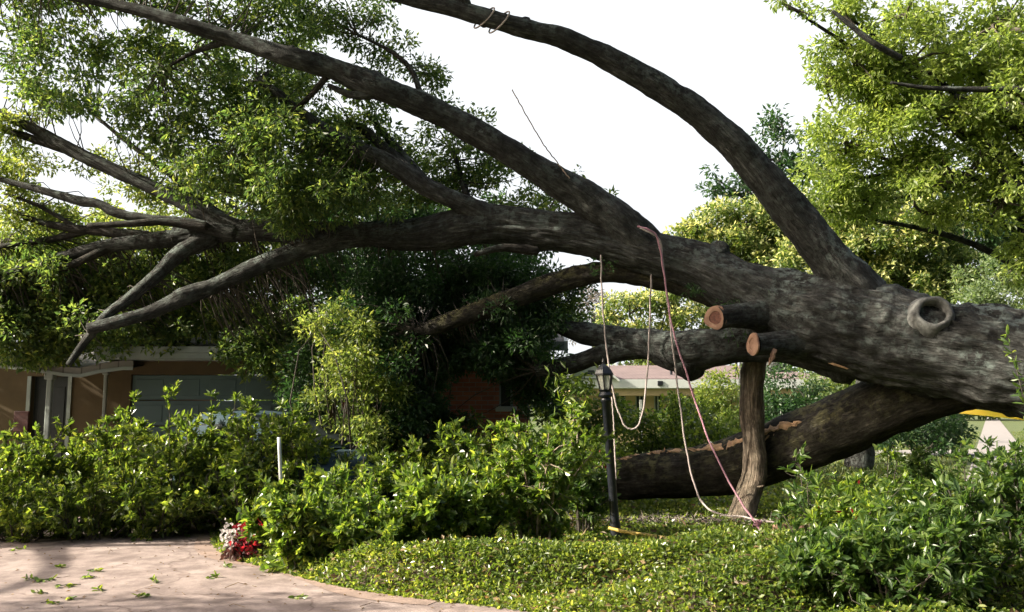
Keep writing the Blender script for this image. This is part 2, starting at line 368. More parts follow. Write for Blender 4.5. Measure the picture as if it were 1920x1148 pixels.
M['leaf_mat'] = leaf_mat('ground_cover_leaf', [(0.0, (0.045, 0.08, 0.018)), (0.5, (0.115, 0.165, 0.034)), (0.85, (0.20, 0.245, 0.06)), (1.0, (0.32, 0.33, 0.11))], (1.5, 1.4, 0.6), 0.4, 0.3, 0.6)
M['leaf_cool'] = leaf_mat('right_shrub_leaf', [(0.0, (0.028, 0.058, 0.018)), (0.6, (0.07, 0.12, 0.032)), (1.0, (0.16, 0.21, 0.065))], (1.4, 1.4, 0.6), 0.38, 0.3, 0.5)
M['leaf_brown'] = leaf_mat('dead_leaf', [(0.0, (0.10, 0.06, 0.03)), (1.0, (0.26, 0.18, 0.09))], (1.2, 1.0, 0.7), 0.2, 0.6)
M['petal_red'] = leaf_mat('red_petal', [(0.0, (0.20, 0.010, 0.02)), (1.0, (0.42, 0.04, 0.06))], (1.2, 0.6, 0.6), 0.25, 0.5)
M['petal_white'] = leaf_mat('white_petal', [(0.0, (0.40, 0.34, 0.33)), (1.0, (0.65, 0.6, 0.57))], (1, 1, 1), 0.25, 0.5)
M['leaf_purple'] = leaf_mat('bronze_leaf', [(0.0, (0.05, 0.025, 0.025)), (1.0, (0.11, 0.06, 0.05))], (1.2, 0.8, 0.7), 0.25, 0.4)

def drive_mat():
    m, t, b = mat('stained_concrete'); v = coords(t)
    n = noise(t, v, 0.7, 6, 0.65); n2 = noise(t, v, 3.5, 6, 0.7); n3 = noise(t, v, 60, 3)
    c = ramp(t, n, [(0.3, (0.18, 0.14, 0.132)), (0.5, (0.27, 0.218, 0.205)), (0.7, (0.36, 0.30, 0.282))])
    st = ramp(t, n2, [(0.40, (0.42, 0.38, 0.38)), (0.6, (1.05, 1.05, 1.05))]); c = mixc(t, 0.7, c, st, 'MULTIPLY')
    c = mixc(t, 0.35, c, ramp(t, n3, [(0.35, (0.6, 0.6, 0.6)), (0.6, (1, 1, 1))]), 'MULTIPLY')
    vo = N(t, 'ShaderNodeTexVoronoi', feature='DISTANCE_TO_EDGE'); vo.inputs['Scale'].default_value = 0.2
    dist = N(t, 'ShaderNodeVectorMath', operation='ADD'); nn = N(t, 'ShaderNodeTexNoise'); nn.inputs['Scale'].default_value = 2.2; t.links.new(v, nn.inputs['Vector'])
    sc_ = N(t, 'ShaderNodeVectorMath', operation='SCALE'); sc_.inputs['Scale'].default_value = 0.5; t.links.new(nn.outputs['Color'], sc_.inputs[0])
    t.links.new(v, dist.inputs[0]); t.links.new(sc_.outputs[0], dist.inputs[1]); t.links.new(dist.outputs[0], vo.inputs['Vector'])
    c = mixc(t, 1.0, c, ramp(t, vo.outputs['Distance'], [(0.0, (0.6, 0.55, 0.53)), (0.0035, (1, 1, 1))]), 'MULTIPLY')
    t.links.new(c, b.inputs['Base Color']); b.inputs['Roughness'].default_value = 0.85
    bump(t, b, n3, 0.35, 0.006); return m
M['drive'] = drive_mat()
M['red_edge'] = simple('rust_stained_edging', (0.225, 0.165, 0.14), 0.85, 0, 0.3, 5, 0.4)
M['walk'] = simple('pale_concrete', (0.22, 0.205, 0.20), 0.85, 0, 0.15, 3, 0.2)
M['soil'] = simple('leaf_mulch', (0.075, 0.055, 0.04), 0.95, 0, 0.5, 7, 0.8)
M['dry'] = simple('dry_grey_litter', (0.16, 0.14, 0.12), 0.95, 0, 0.5, 9, 0.8)
def grass_mat():
    m, t, b = mat('lawn_grass'); v = coords(t); n = noise(t, v, 0.25, 5); n2 = noise(t, v, 14, 5, 0.75)
    c = mixc(t, 0.6, ramp(t, n, [(0.3, (0.045, 0.075, 0.018)), (0.7, (0.09, 0.115, 0.03))]), ramp(t, n2, [(0.3, (0.025, 0.045, 0.01)), (0.7, (0.12, 0.145, 0.04))]))
    t.links.new(c, b.inputs['Base Color']); b.inputs['Roughness'].default_value = 0.9; bump(t, b, n2, 0.8, 0.05); return m
M['grass'] = grass_mat()
M['blade'] = leaf_mat('grass_blade', [(0.0, (0.05, 0.09, 0.02)), (0.6, (0.11, 0.15, 0.04)), (1.0, (0.2, 0.2, 0.08))], (1.4, 1.3, 0.5), 0.35, 0.5)
def brick_mat():
    m, t, b = mat('red_brick'); v = coords(t, 'Object'); 
    sw = N(t, 'ShaderNodeVectorMath'); s = N(t, 'ShaderNodeSeparateXYZ'); c_ = N(t, 'ShaderNodeCombineXYZ'); t.links.new(v, s.inputs[0])
    ad = N(t, 'ShaderNodeMath', operation='ADD'); t.links.new(s.outputs[0], ad.inputs[0]); t.links.new(s.outputs[1], ad.inputs[1])
    t.links.new(ad.outputs[0], c_.inputs[0]); t.links.new(s.outputs[2], c_.inputs[1])
    br = N(t, 'ShaderNodeTexBrick'); t.links.new(c_.outputs[0], br.inputs[0])
    br.inputs['Color1'].default_value = (0.50, 0.19, 0.14, 1); br.inputs['Color2'].default_value = (0.38, 0.135, 0.10, 1); br.inputs['Mortar'].default_value = (0.36, 0.3, 0.27, 1)
    br.inputs['Scale'].default_value = 1; br.inputs['Brick Width'].default_value = 0.21; br.inputs['Row Height'].default_value = 0.075; br.inputs['Mortar Size'].default_value = 0.007
    n = noise(t, v, 5, 4); t.links.new(mixc(t, 0.4, br.outputs[0], ramp(t, n, [(0.3, (0.5, 0.5, 0.5)), (0.7, (1.2, 1.1, 1.1))]), 'MULTIPLY'), b.inputs['Base Color'])
    b.inputs['Roughness'].default_value = 0.9; bump(t, b, br.outputs['Fac'], -0.5, 0.01); return m
M['brick'] = brick_mat()
def shingle_mat(name, a, bcol):
    m, t, b = mat(name); v = coords(t)
    br = N(t, 'ShaderNodeTexBrick'); t.links.new(v, br.inputs[0]); br.inputs['Scale'].default_value = 1; br.inputs['Brick Width'].default_value = 0.3; br.inputs['Row Height'].default_value = 0.14; br.inputs['Mortar Size'].default_value = 0.012
    br.inputs['Color1'].default_value = (*a, 1); br.inputs['Color2'].default_value = (*bcol, 1); br.inputs['Mortar'].default_value = (*[c * 0.5 for c in a], 1)
    n = noise(t, v, 0.8, 6, 0.7); t.links.new(mixc(t, 0.6, br.outputs[0], ramp(t, n, [(0.3, (0.6, 0.6, 0.6)), (0.7, (1.15, 1.15, 1.15))]), 'MULTIPLY'), b.inputs['Base Color'])
    b.inputs['Roughness'].default_value = 0.9; return m
M['shingle_grey'] = shingle_mat('grey_shingle', (0.20, 0.19, 0.18), (0.26, 0.25, 0.24))
M['shingle_pink'] = shingle_mat('rose_brown_shingle', (0.155, 0.115, 0.12), (0.20, 0.15, 0.15))
M['white'] = simple('white_paint', (0.52, 0.56, 0.56), 0.5, 0, 0.08, 3)
M['white_dim'] = simple('dim_white_paint', (0.25, 0.29, 0.285), 0.6, 0, 0.18, 4)  # white darkened in its colour to stand for shade under the crown
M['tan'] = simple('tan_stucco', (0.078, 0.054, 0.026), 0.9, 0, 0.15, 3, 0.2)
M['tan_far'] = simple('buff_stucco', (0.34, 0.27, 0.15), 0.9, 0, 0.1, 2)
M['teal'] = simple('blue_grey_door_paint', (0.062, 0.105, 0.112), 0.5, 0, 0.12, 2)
M['door_dark'] = simple('dark_door_paint', (0.015, 0.02, 0.025), 0.4, 0, 0.3, 3)
M['red_dark'] = simple('dark_red_paint', (0.05, 0.010, 0.009), 0.6, 0, 0.4, 8)
M['glass'] = simple('dark_window_glass', (0.02, 0.03, 0.04), 0.08, 0, 0.2, 2, 0, 0.8)
M['curtain'] = simple('pale_curtain', (0.35, 0.38, 0.42), 0.8, 0, 0.2, 12)
M['black'] = simple('black_iron_paint', (0.012, 0.014, 0.02), 0.35, 0.0, 0.3, 20, 0.1)
def lamp_glass():
    m, t, b = mat('frosted_lantern_glass'); b.inputs['Base Color'].default_value = (0.55, 0.56, 0.52, 1); b.inputs['Roughness'].default_value = 0.15
    b.inputs['Alpha'].default_value = 0.45; n = noise(t, coords(t), 12, 3); t.links.new(ramp(t, n, [(0.3, (0.45, 0.46, 0.42)), (0.7, (0.62, 0.62, 0.57))]), b.inputs['Base Color']); return m
M['lampglass'] = lamp_glass()
M['bulb'] = simple('white_lamp_tube', (0.6, 0.58, 0.52), 0.4, 0, 0.05)
def rope_mat(name, a, bcol, s=40):
    m, t, b = mat(name); v = coords(t, 'UV', (20, 1, 1)); w_ = N(t, 'ShaderNodeTexWave'); w_.bands_direction = 'DIAGONAL'; w_.inputs['Scale'].default_value = s; t.links.new(v, w_.inputs[0])
    n = noise(t, coords(t), 1.3, 3)
    c = mixc(t, w_.outputs[0], a, bcol); t.links.new(mixc(t, 0.5, c, ramp(t, n, [(0.3, (0.6, 0.6, 0.6)), (0.7, (1.1, 1.1, 1.1))]), 'MULTIPLY'), b.inputs['Base Color']); b.inputs['Roughness'].default_value = 0.8; bump(t, b, w_.outputs[0], 0.6, 0.006); return m
M['rope_pink'] = rope_mat('purple_flecked_rope', (0.42, 0.16, 0.24), (0.55, 0.36, 0.42))
M['rope_grey'] = rope_mat('pale_grey_rope', (0.42, 0.36, 0.35), (0.58, 0.50, 0.49))
M['rope_thin'] = rope_mat('buff_rope', (0.30, 0.22, 0.17), (0.45, 0.36, 0.3))
M['tape'] = leaf_mat('yellow_plastic_tape', [(0.0, (0.78, 0.66, 0.10)), (1.0, (0.78, 0.66, 0.10))], (1.1, 1.0, 0.6), 0.3, 0.3)
M['bamboo'] = simple('weathered_yellow_strap', (0.42, 0.30, 0.07), 0.6, 0, 0.4, 9)
M['van'] = simple('blue_grey_car_paint', (0.028, 0.05, 0.065), 0.75, 0.0, 0.1, 2, 0, 0.15)
M['van_glass'] = simple('dusty_car_glass', (0.015, 0.02, 0.024), 0.5, 0, 0.3, 3, 0, 0.15)
M['tyre'] = simple('black_rubber', (0.02, 0.02, 0.02), 0.8, 0, 0.2, 10)
M['chrome'] = simple('dull_wheel_metal', (0.4, 0.4, 0.42), 0.35, 0.8, 0.1, 6)
M['headlamp'] = simple('clear_headlamp', (0.16, 0.18, 0.2), 0.1, 0.3, 0.1, 6)

# ------------------------------------------------------------------ ground
def sheet(name, poly, z, m, thick=0.0):
    mb = MB(); n = len(poly); p = np.array([[q[0], q[1], z] for q in poly])
    bmv = p if thick == 0 else np.vstack([p, p - [0, 0, thick]])
    mb.add(bmv, np.array([list(range(n))]))
    if thick: mb.f.append(np.array([[i, i + n, (i + 1) % n + n, (i + 1) % n] for i in range(n)])); mb.mi.append(np.zeros(n))
    return mb.build(name, m)
tag(sheet('ground', [(-400, -60), (400, -60), (400, 700), (-400, 700)], -0.02, M['grass']), kind='structure')
EDGE_PX = [(400, 1000), (408, 1030), (440, 1052), (500, 1070), (580, 1092), (660, 1110), (770, 1127), (900, 1142), (1050, 1162), (1300, 1200), (1800, 1290)]
EDGE = catmull(np.array([G(*e) for e in EDGE_PX]), 60)[:, :2]
EDGE = np.vstack([[EDGE[0, 0] - 0.15, 15.0], EDGE])
dp = [tuple(q) for q in EDGE] + [(6, 2.0), (-16, 2.0), (-16, 14.95)]
tag(sheet('driveway', dp[::-1], 0.03, M['drive'], 0.06), kind='structure')
# rust coloured strip along the bed
mb = MB(); e = EDGE[2:40]; t_ = unit(np.gradient(e, axis=0)); nr = np.c_[t_[:, 1], -t_[:, 0]]
a_ = np.c_[e + nr * 0.015, np.full(len(e), 0.034)]; b_ = np.c_[e + nr * (0.16 + 0.10 * np.sin(np.linspace(0, 9, len(e))))[:, None], np.full(len(e), 0.034)]
k = np.arange(len(e) - 1)
mb.add(np.vstack([a_, b_]), np.stack([k, k + 1, k + 1 + len(e), k + len(e)], -1))
tag(mb.build('driveway_edging', M['red_edge']), kind='structure')

def edge_dist(x, y):
    """signed distance to the bed edge, positive inside the bed"""
    p = np.c_[x, y][:, None]; a = EDGE[:-1][None]; b = EDGE[1:][None]; ab = b - a
    t = np.clip(((p - a) * ab).sum(-1) / np.maximum((ab ** 2).sum(-1), 1e-9), 0, 1); q = a + ab * t[..., None]
    dd = np.linalg.norm(p - q, axis=-1); j = dd.argmin(1); d = dd[np.arange(len(x)), j]
    cr = ab[0, j, 0] * (y - a[0, j, 1]) - ab[0, j, 1] * (x - a[0, j, 0])
    return np.where(cr > 0, d, -d)
def bed_h(x, y):
    d = edge_dist(x, y); p = np.c_[x, y, np.zeros(len(x))]
    n1 = vn(p * [0.45, 1.15, 1], 1, 11); n2 = vn(p * [1.1, 2.2, 1], 1, 12); n3 = vn(p * [4, 4, 1], 1, 13)
    k = np.clip((10.2 - y) / 1.8, 0.12, 1) * 1.15
    rg = 0.5 + 0.5 * np.sin(2 * np.pi * (y / 1.05 + 1.1 * vn(p * [0.35, 0.35, 1], 1, 14) + 0.05 * x))
    h = 0.09 + k * (0.27 * rg ** 0.8 * (0.45 + 0.8 * n1) + 0.16 * (n2 - 0.5)) + 0.05 * (n3 - 0.5)
    return h * np.clip(d / 0.3, 0, 1) ** 0.6, d
gx = np.linspace(-4.6, 9.0, 230); gy = np.linspace(4.8, 19.0, 260)
X, Y = np.meshgrid(gx, gy); h, d = bed_h(X.ravel(), Y.ravel())
z = np.where(d > 0.03, np.maximum(h - 0.11, 0.036), -0.1)
mb = MB(); ny, nx = X.shape; k = (np.arange(ny - 1)[:, None] * nx + np.arange(nx - 1)[None]).ravel()
mb.add(np.c_[X.ravel(), Y.ravel(), z], np.stack([k, k + 1, k + nx + 1, k + nx], -1))
tag(mb.build('planting_bed', M['soil'], smooth=True), kind='structure')

def patch(n, y0, y1, x0, x1, L, W, seed, mb):
    g = rng(seed); y = g.uniform(y0, y1, n); x = g.uniform(0, 1, n) * (x1 - x0) + x0
    h, d = bed_h(x, y); vis = np.abs(x) < 0.63 * y + 0.4
    bare = vn(np.c_[x, y, x * 0], 1.4, 31) * 0.6 + vn(np.c_[x, y, x * 0], 4, 32) * 0.4
    ok = (d > -0.03) & vis
    # dry litter strip behind the lamp post
    lit = ((x - 2.2) / 1.6) ** 2 + ((y - 12.2) / 0.45) ** 2 < 1
    ok &= ~(lit & (g.uniform(size=n) < 0.85))
    x, y, h = x[ok], y[ok], h[ok]; K = len(x)
    pos = np.c_[x, y, np.maximum(h + g.uniform(-0.10, 0.025, K), 0.03)]
    dd = g.normal(size=(K, 3)); dd[:, 2] = np.abs(dd[:, 2]) * 0.6 + 0.2
    m_ = g.uniform(size=K) < 0.025; leaves(mb, pos[~m_], dd[~m_], L, W, seed + 1, 0.4, L < 0.055); leaves(mb, pos[m_] + [0, 0, 0.03], dd[m_] * [1, 1, 0.2], L * 1.4, W * 1.2, seed + 2, 0.6, False, 1)
mb = MB()
patch(170000, 6.0, 9.2, -4.6, 6.0, 0.042, 0.023, 1, mb)
patch(95000, 9.2, 12.5, -4.6, 8.0, 0.058, 0.032, 2, mb)
patch(50000, 12.5, 18.8, -4.0, 9.0, 0.08, 0.045, 3, mb)
tag(mb.build('ground_cover', [M['leaf_mat'], M['leaf_brown']]), 'dense glossy low ground cover filling the bed beside the driveway', 'ground cover', kind='stuff')
# litter
mb = MB(); g = rng(5); n = 2600; x = 2.2 + g.normal(size=n) * 0.8; y = 12.2 + g.normal(size=n) * 0.25; h, d = bed_h(x, y)
dd = g.normal(size=(n, 3)); dd[:, 2] *= 0.25; leaves(mb, np.c_[x, y, h - 0.02], dd, 0.12, 0.02, 6, 0.5)
tag(mb.build('leaf_litter', M['dry']), 'dry grey litter on the bed behind the lamp post', 'leaf litter', kind='stuff')

# far pavement and walkway
dirv = unit(np.array([0.535, 1.0])); nrmv = np.array([dirv[1], -dirv[0]]); A0 = G(1832, 838)[:2]
s0 = A0 - dirv * 22; s1 = A0 + dirv * 140
tag(sheet('pavement', [s0, s0 + nrmv * 1.6, s1 + nrmv * 1.6, s1], 0.012, M['walk'], 0.03), kind='structure')
wA = G(1625, 856)[:2]; wB = G(1840, 853)[:2]; wC = G(1838, 843)[:2]; wD = G(1640, 845)[:2]
tag(sheet('walkway', [wA, wB, wC, wD], 0.008, M['walk'], 0.03), kind='structure')
mb = MB(); g = rng(8); n = 26000; y = g.uniform(19, 60, n); x = (g.uniform(0.20, 0.6, n)) * y
pp = np.c_[x, y] - A0; al = pp @ dirv; ac = pp @ nrmv; ok = ~((ac > -0.1) & (ac < 1.7)) & ~((y > wA[1] - 0.2) & (y < wD[1] + 0.2) & (x > wD[0]))
x, y = x[ok], y[ok]; dd = g.normal(size=(len(x), 3)) * 0.4; dd[:, 2] = 1
leaves(mb, np.c_[x, y, x * 0 - 0.02], dd, 0.11, 0.03, 9, 0.0)
tag(mb.build('lawn_grass', M['blade']), 'sunlit lawn grass beside the pavement under the trunk', 'grass', kind='stuff')

# ------------------------------------------------------------------ fallen tree
ft = thing('fallen_tree', G(1900, 905), 'huge uprooted oak lying across the garden with its crown on the house roof', 'fallen tree')
LIMBS = []
def limb(name, pts, m='bark', seg=24, dens=None, rough=0.07, ridge=0.05, seed=0, parent=None, capm=None, cap=(True, True)):
    c = [P(p[0], p[1], p[2]) for p in pts]; r = [p[3] * 0.5 * p[2] / FPX for p in pts]
    if name == 'branch': d0 = unit(c[0] - c[1]); c = [c[0] + d0 * r[0] * 1.4, c[0] + d0 * r[0] * 0.9] + c; r = [r[0] * 0.05, r[0] * 0.75] + r
    mb = MB(); L = sum(np.linalg.norm(c[i + 1] - c[i]) for i in range(len(c) - 1))
    n = int(max(12, L / (dens or 0.04)))
    cc, rr = sweep(mb, c, r, seg, n, rough, ridge, seed, 0, cap, 1 if capm else 0)
    LIMBS.append(cc)
    o = mb.build(name, [M[m]] + ([M[capm]] if capm else []), parent or ft, smooth=True)
    return o
limb('trunk', [(2380, 850, 9.9, 290), (2140, 764, 10.35, 232), (1930, 690, 10.85, 186), (1750, 653, 11.3, 184), (1650, 632, 11.6, 184), (1560, 608, 11.8, 168), (1480, 583, 12, 142),
               (1400, 545, 12.2, 112), (1300, 500, 12.4, 90), (1200, 470, 12.5, 82), (1100, 443, 12.6, 76), (1000, 428, 12.7, 74), (900, 422, 12.8, 74), (800, 440, 13, 62), (700, 440, 13.2, 48), (600, 438, 13.4, 43), (500, 432, 13.6, 40), (400, 436, 13.8, 40), (330, 446, 13.9, 38)], 'bark', 96, 0.022, 0.08, 0.11, 1)
limb('limb', [(1960, 680, 10.9, 100), (1840, 705, 11.4, 116), (1720, 738, 11.9, 112), (1620, 778, 12.4, 112), (1510, 824, 12.9, 108), (1400, 864, 13.4, 100), (1300, 884, 13.7, 92), (1200, 895, 14.0, 82), (1120, 902, 14.3, 66), (1060, 905, 14.5, 40)], 'bark_moss', 48, 0.035, 0.09, 0.06, 2)
limb('limb', [(1690, 615, 11.7, 80), (1620, 560, 11.6, 96), (1560, 490, 11.6, 78), (1500, 415, 11.6, 70), (1440, 345, 11.5, 66), (1380, 275, 11.4, 60), (1310, 213, 11.3, 55), (1230, 160, 11.2, 50), (1130, 105, 11.1, 45), (1055, 72, 11, 42), (1010, 60, 10.95, 36), (980, 52, 10.9, 38), (920, 36, 10.8, 37), (850, 16, 10.8, 33), (790, 4, 10.8, 26), (700, -16, 10.8, 20), (480, -70, 10.8, 12)], 'bark', 40, 0.03, 0.07, 0.05, 3)
limb('limb', [(1230, 480, 12.5, 70), (1170, 425, 12.4, 74), (1110, 380, 12.4, 68), (1030, 332, 12.3, 58), (950, 282, 12.2, 52), (860, 231, 12.2, 49), (780, 192, 12.1, 46), (705, 163, 12, 50), (620, 128, 12, 42), (540, 106, 11.9, 40), (450, 78, 11.9, 31), (350, 46, 11.8, 27), (250, 17, 11.8, 22), (130, -8, 11.8, 18), (-40, -40, 11.8, 12)], 'bark', 36, 0.03, 0.08, 0.05, 4)
limb('limb', [(960, 425, 12.7, 50), (900, 398, 12.65, 44), (850, 375, 12.6, 36), (790, 345, 12.5, 34), (720, 300, 12.5, 33), (640, 265, 12.4, 29), (560, 210, 12.4, 23), (520, 175, 12.3, 18), (482, 148, 12.3, 11)], 'bark', 28, 0.03, 0.07, 0.05, 5)
limb('limb', [(1460, 585, 12.4, 90), (1340, 550, 12.5, 52), (1250, 526, 12.6, 43), (1160, 512, 12.7, 40), (1080, 519, 12.8, 42), (1000, 545, 12.8, 40), (920, 576, 12.8, 38), (850, 600, 12.8, 34), (805, 617, 12.8, 30), (775, 622, 12.8, 18)], 'bark_moss', 32, 0.03, 0.1, 0.07, 6)
limb('limb', [(1600, 660, 12.1, 120), (1500, 645, 12.2, 84), (1400, 645, 12.4, 72), (1330, 655, 12.5, 74), (1280, 660, 12.6, 76), (1210, 645, 12.8, 58), (1140, 634, 13, 48), (1080, 622, 13.2, 36), (1030, 606, 13.3, 24)], 'bark', 36, 0.03, 0.1, 0.06, 7)
limb('branch', [(1230, 650, 12.8, 44), (1170, 654, 12.9, 44), (1120, 668, 13, 38), (1060, 686, 13.1, 34), (1005, 695, 13.2, 24)], 'bark', 24, 0.03, 0.08, 0.05, 8)
limb('branch', [(700, 440, 13.2, 40), (630, 452, 13.2, 40), (560, 470, 13.2, 38), (470, 505, 13.1, 34), (400, 536, 13.1, 31), (345, 556, 13, 35), (325, 566, 13, 30), (280, 586, 13, 27), (220, 604, 12.9, 24), (166, 616, 12.9, 22)], 'bark', 28, 0.03, 0.08, 0.04, 9, None, 'wood', (False, True))
FAN = [
 [(450, 432, 13.7, 44), (400, 408, 13.7, 42), (330, 372, 13.7, 35), (220, 322, 13.7, 31), (140, 285, 13.7, 30), (70, 245, 13.7, 24), (0, 213, 13.7, 22), (-120, 160, 13.7, 14)],
 [(150, 288, 13.7, 24), (90, 270, 13.7, 20), (30, 250, 13.7, 18), (-60, 220, 13.7, 12)],
 [(430, 435, 13.6, 34), (340, 418, 13.6, 24), (270, 410, 13.5, 22), (215, 398, 13.5, 22), (185, 382, 13.5, 20), (150, 377, 13.5, 22), (60, 352, 13.5, 15), (0, 336, 13.5, 13), (-90, 310, 13.5, 8)],
 [(380, 424, 13.5, 20), (310, 416, 13.5, 17), (240, 420, 13.4, 15), (165, 423, 13.4, 12)],
 [(380, 442, 13.9, 40), (300, 450, 13.9, 37), (220, 458, 13.9, 31), (160, 470, 13.9, 27), (90, 490, 13.9, 23), (0, 517, 13.9, 16), (-100, 540, 13.9, 9)],
 [(300, 446, 13.9, 24), (200, 435, 13.9, 22), (130, 428, 13.9, 18), (60, 412, 13.9, 14), (0, 385, 13.9, 9)],
 [(170, 432, 13.9, 15), (90, 450, 14, 14), (0, 462, 14, 10)],
 [(140, 425, 13.9, 10), (70, 385, 13.9, 9), (5, 362, 13.9, 6)],
 [(210, 462, 13.9, 20), (150, 490, 13.8, 17), (110, 505, 13.8, 12)],
 [(390, 450, 13.7, 40), (340, 472, 13.5, 36), (290, 520, 13.4, 30), (240, 562, 13.3, 25), (200, 592, 13.2, 22), (160, 640, 13.1, 18), (128, 685, 13.0, 13)],
 [(430, 415, 13.9, 18), (370, 370, 14, 16), (310, 320, 14, 13), (230, 260, 14, 10), (165, 205, 14, 6)],
 [(560, 390, 13.6, 20), (500, 375, 13.6, 18), (430, 358, 13.6, 14), (390, 350, 13.6, 8)],
 [(800, 348, 12.6, 30), (740, 295, 12.7, 25), (690, 250, 12.8, 21), (655, 228, 12.9, 14)],
 [(790, 335, 12.7, 26), (740, 275, 12.9, 20), (690, 215, 13.1, 12)],
 [(700, 175, 12, 26), (660, 178, 12, 18), (615, 160, 12, 10)],
 [(790, 180, 12.3, 14), (770, 130, 12.4, 12), (730, 95, 12.5, 9), (670, 65, 12.6, 6)],
 [(905, 40, 10.8, 26), (870, 12, 10.8, 24), (840, -30, 10.8, 20), (800, -90, 10.8, 12)],
 [(620, 135, 12, 16), (560, 200, 12.2, 11), (470, 250, 12.4, 6)],
 [(420, 80, 11.9, 14), (360, 100, 12.1, 10), (300, 135, 12.3, 6)],
 [(900, 440, 12.7, 20), (870, 350, 13.2, 15), (850, 280, 13.6, 9)],
 [(1000, 470, 12.5, 22), (940, 465, 12.4, 18), (890, 478, 12.3, 10)],
]
for i, f in enumerate(FAN): limb('branch', [(q[0], q[1], q[2], q[3] * 0.86) for q in f], 'bark_thin' if f[0][3] < 26 else 'bark', 14 if f[0][3] < 26 else 20, 0.05, 0.07, 0.04, 20 + i)
# sawn stubs
def stub(pa, pb, w0, w1, cut_n, seed, oval=1.0):
    A, B = P(*pa), P(*pb); r0 = w0 / 2 * pa[2] / FPX; r1 = w1 / 2 * pb[2] / FPX
    mb = MB(); sweep(mb, [A, A * 0.5 + B * 0.5, B * 0.8 + A * 0.2, B], [r0, r1 * 1.2, r1 * 1.02, r1], 36, 24, 0.09, 0.06, seed, 0, (False, False))
    s = mb.build('stub', M['bark'], ft, smooth=True)
    ax = unit(np.array(cut_n, float)); d = MB(); t = unit(np.cross(ax, [0, 0, 1.0])); b = np.cross(ax, t)
    a = np.linspace(0, 2 * np.pi, 40, endpoint=False); g = rng(seed); rad = r1 * (1.02 + 0.06 * np.sin(a * 3 + 1) + 0.03 * np.sin(a * 5))
    rings = [(1.0, -0.01), (1.0, 0.012), (0.8, 0.016), (0.55, 0.012), (0.53, 0.004), (0.0, 0.0)]
    V = []; 
    for fr, hh in rings: V.append(B + ax * hh + (fr * rad)[:, None] * (np.cos(a)[:, None] * t + np.sin(a)[:, None] * b))
    V = np.concatenate(V); rad_uv = np.repeat([f_[0] for f_ in rings], 40) * (1 + 0.05 * np.sin(np.tile(a, 6) * 2)); UVc = np.c_[rad_uv + 0.001, np.tile(a, 6) / 6.283]; k = np.arange(5)[:, None] * 40; i = np.arange(40)[None]; j = (i + 1) % 40
    F = np.stack([k + i, k + j, k + 40 + j, k + 40 + i], -1).reshape(-1, 4)
    d.add(V[:], F[:120], 0, UVc); d.f.append(F[120:]); d.mi.append(np.full(len(F) - 120, 1))
    d.build('cut_face', [M['wood'], M['wood_core'] if oval else M['wood']], s)
    return s
stub((1460, 588, 12.0), (1342, 596, 11.5), 90, 44, (-0.62, -0.78, -0.1), 61)
stub((1530, 642, 11.8), (1412, 646, 11.3), 86, 42, (-0.965, -0.26, 0.03), 62, 0)
mb = MB(); sweep(mb, [P(1452, 655, 11.3), P(1447, 672, 11.28), P(1441, 686, 11.27)], [0.035, 0.03, 0.004], 8, 8, 0.2, 0.1, 63); mb.build('splinter', M['wood'], ft)
mb = MB(); sweep(mb, [P(1535, 665, 11.6), P(1560, 680, 11.45), P(1590, 692, 11.4)], [0.02, 0.025, 0.008], 8, 8, 0.2, 0.1, 64); mb.build('splinter', M['torn'], ft)
# ring shaped healed knot
kc = P(1752, 584, 10.74); kax = unit(np.array([-0.12, -0.93, 0.33])); t = unit(np.cross(kax, [0, 0, 1.0])); b = np.cross(kax, t); mb = MB()
s_ = 10.62 / FPX; a = np.linspace(0, 2 * np.pi, 40, endpoint=False); prof = [(50, -40), (42, -18), (36, -5), (32, 0), (28, 1), (25, -3), (24, -12), (23, -26)]
V = np.concatenate([kc + kax * hh * s_ + (rr * s_ * (1 + 0.05 * np.sin(a * 2 + 0.6) + 0.025 * np.sin(a * 5) + 0.012 * np.sin(a * 9)))[:, None] * (np.cos(a)[:, None] * t + np.sin(a)[:, None] * b * 1.0) for rr, hh in prof])
k = np.arange(len(prof) - 1)[:, None] * 40; i = np.arange(40)[None]; j = (i + 1) % 40
uvk = np.c_[np.tile(a * 0.1, len(prof)), np.repeat(np.arange(len(prof)) * 0.05, 40)]
mb.add(V, np.stack([k + i, k + j, k + 40 + j, k + 40 + i], -1).reshape(-1, 4), 0, uvk)
kn = mb.build('knot', simple('grey_callus', (0.105, 0.108, 0.105), 0.9, 0, 0.6, 14, 1.0), ft, smooth=True)
mb = MB(); V = [kc - kax * 26 * s_] + [kc - kax * 24 * s_ + 23.5 * s_ * (math.cos(q) * t + math.sin(q) * b) for q in a]
mb.add(V, [[0, 1 + q, 1 + (q + 1) % 40] for q in range(40)]); mb.build('hollow', simple('dark_hollow_wood', (0.03, 0.026, 0.024), 0.95, 0, 0.4, 20, 0.6), kn)
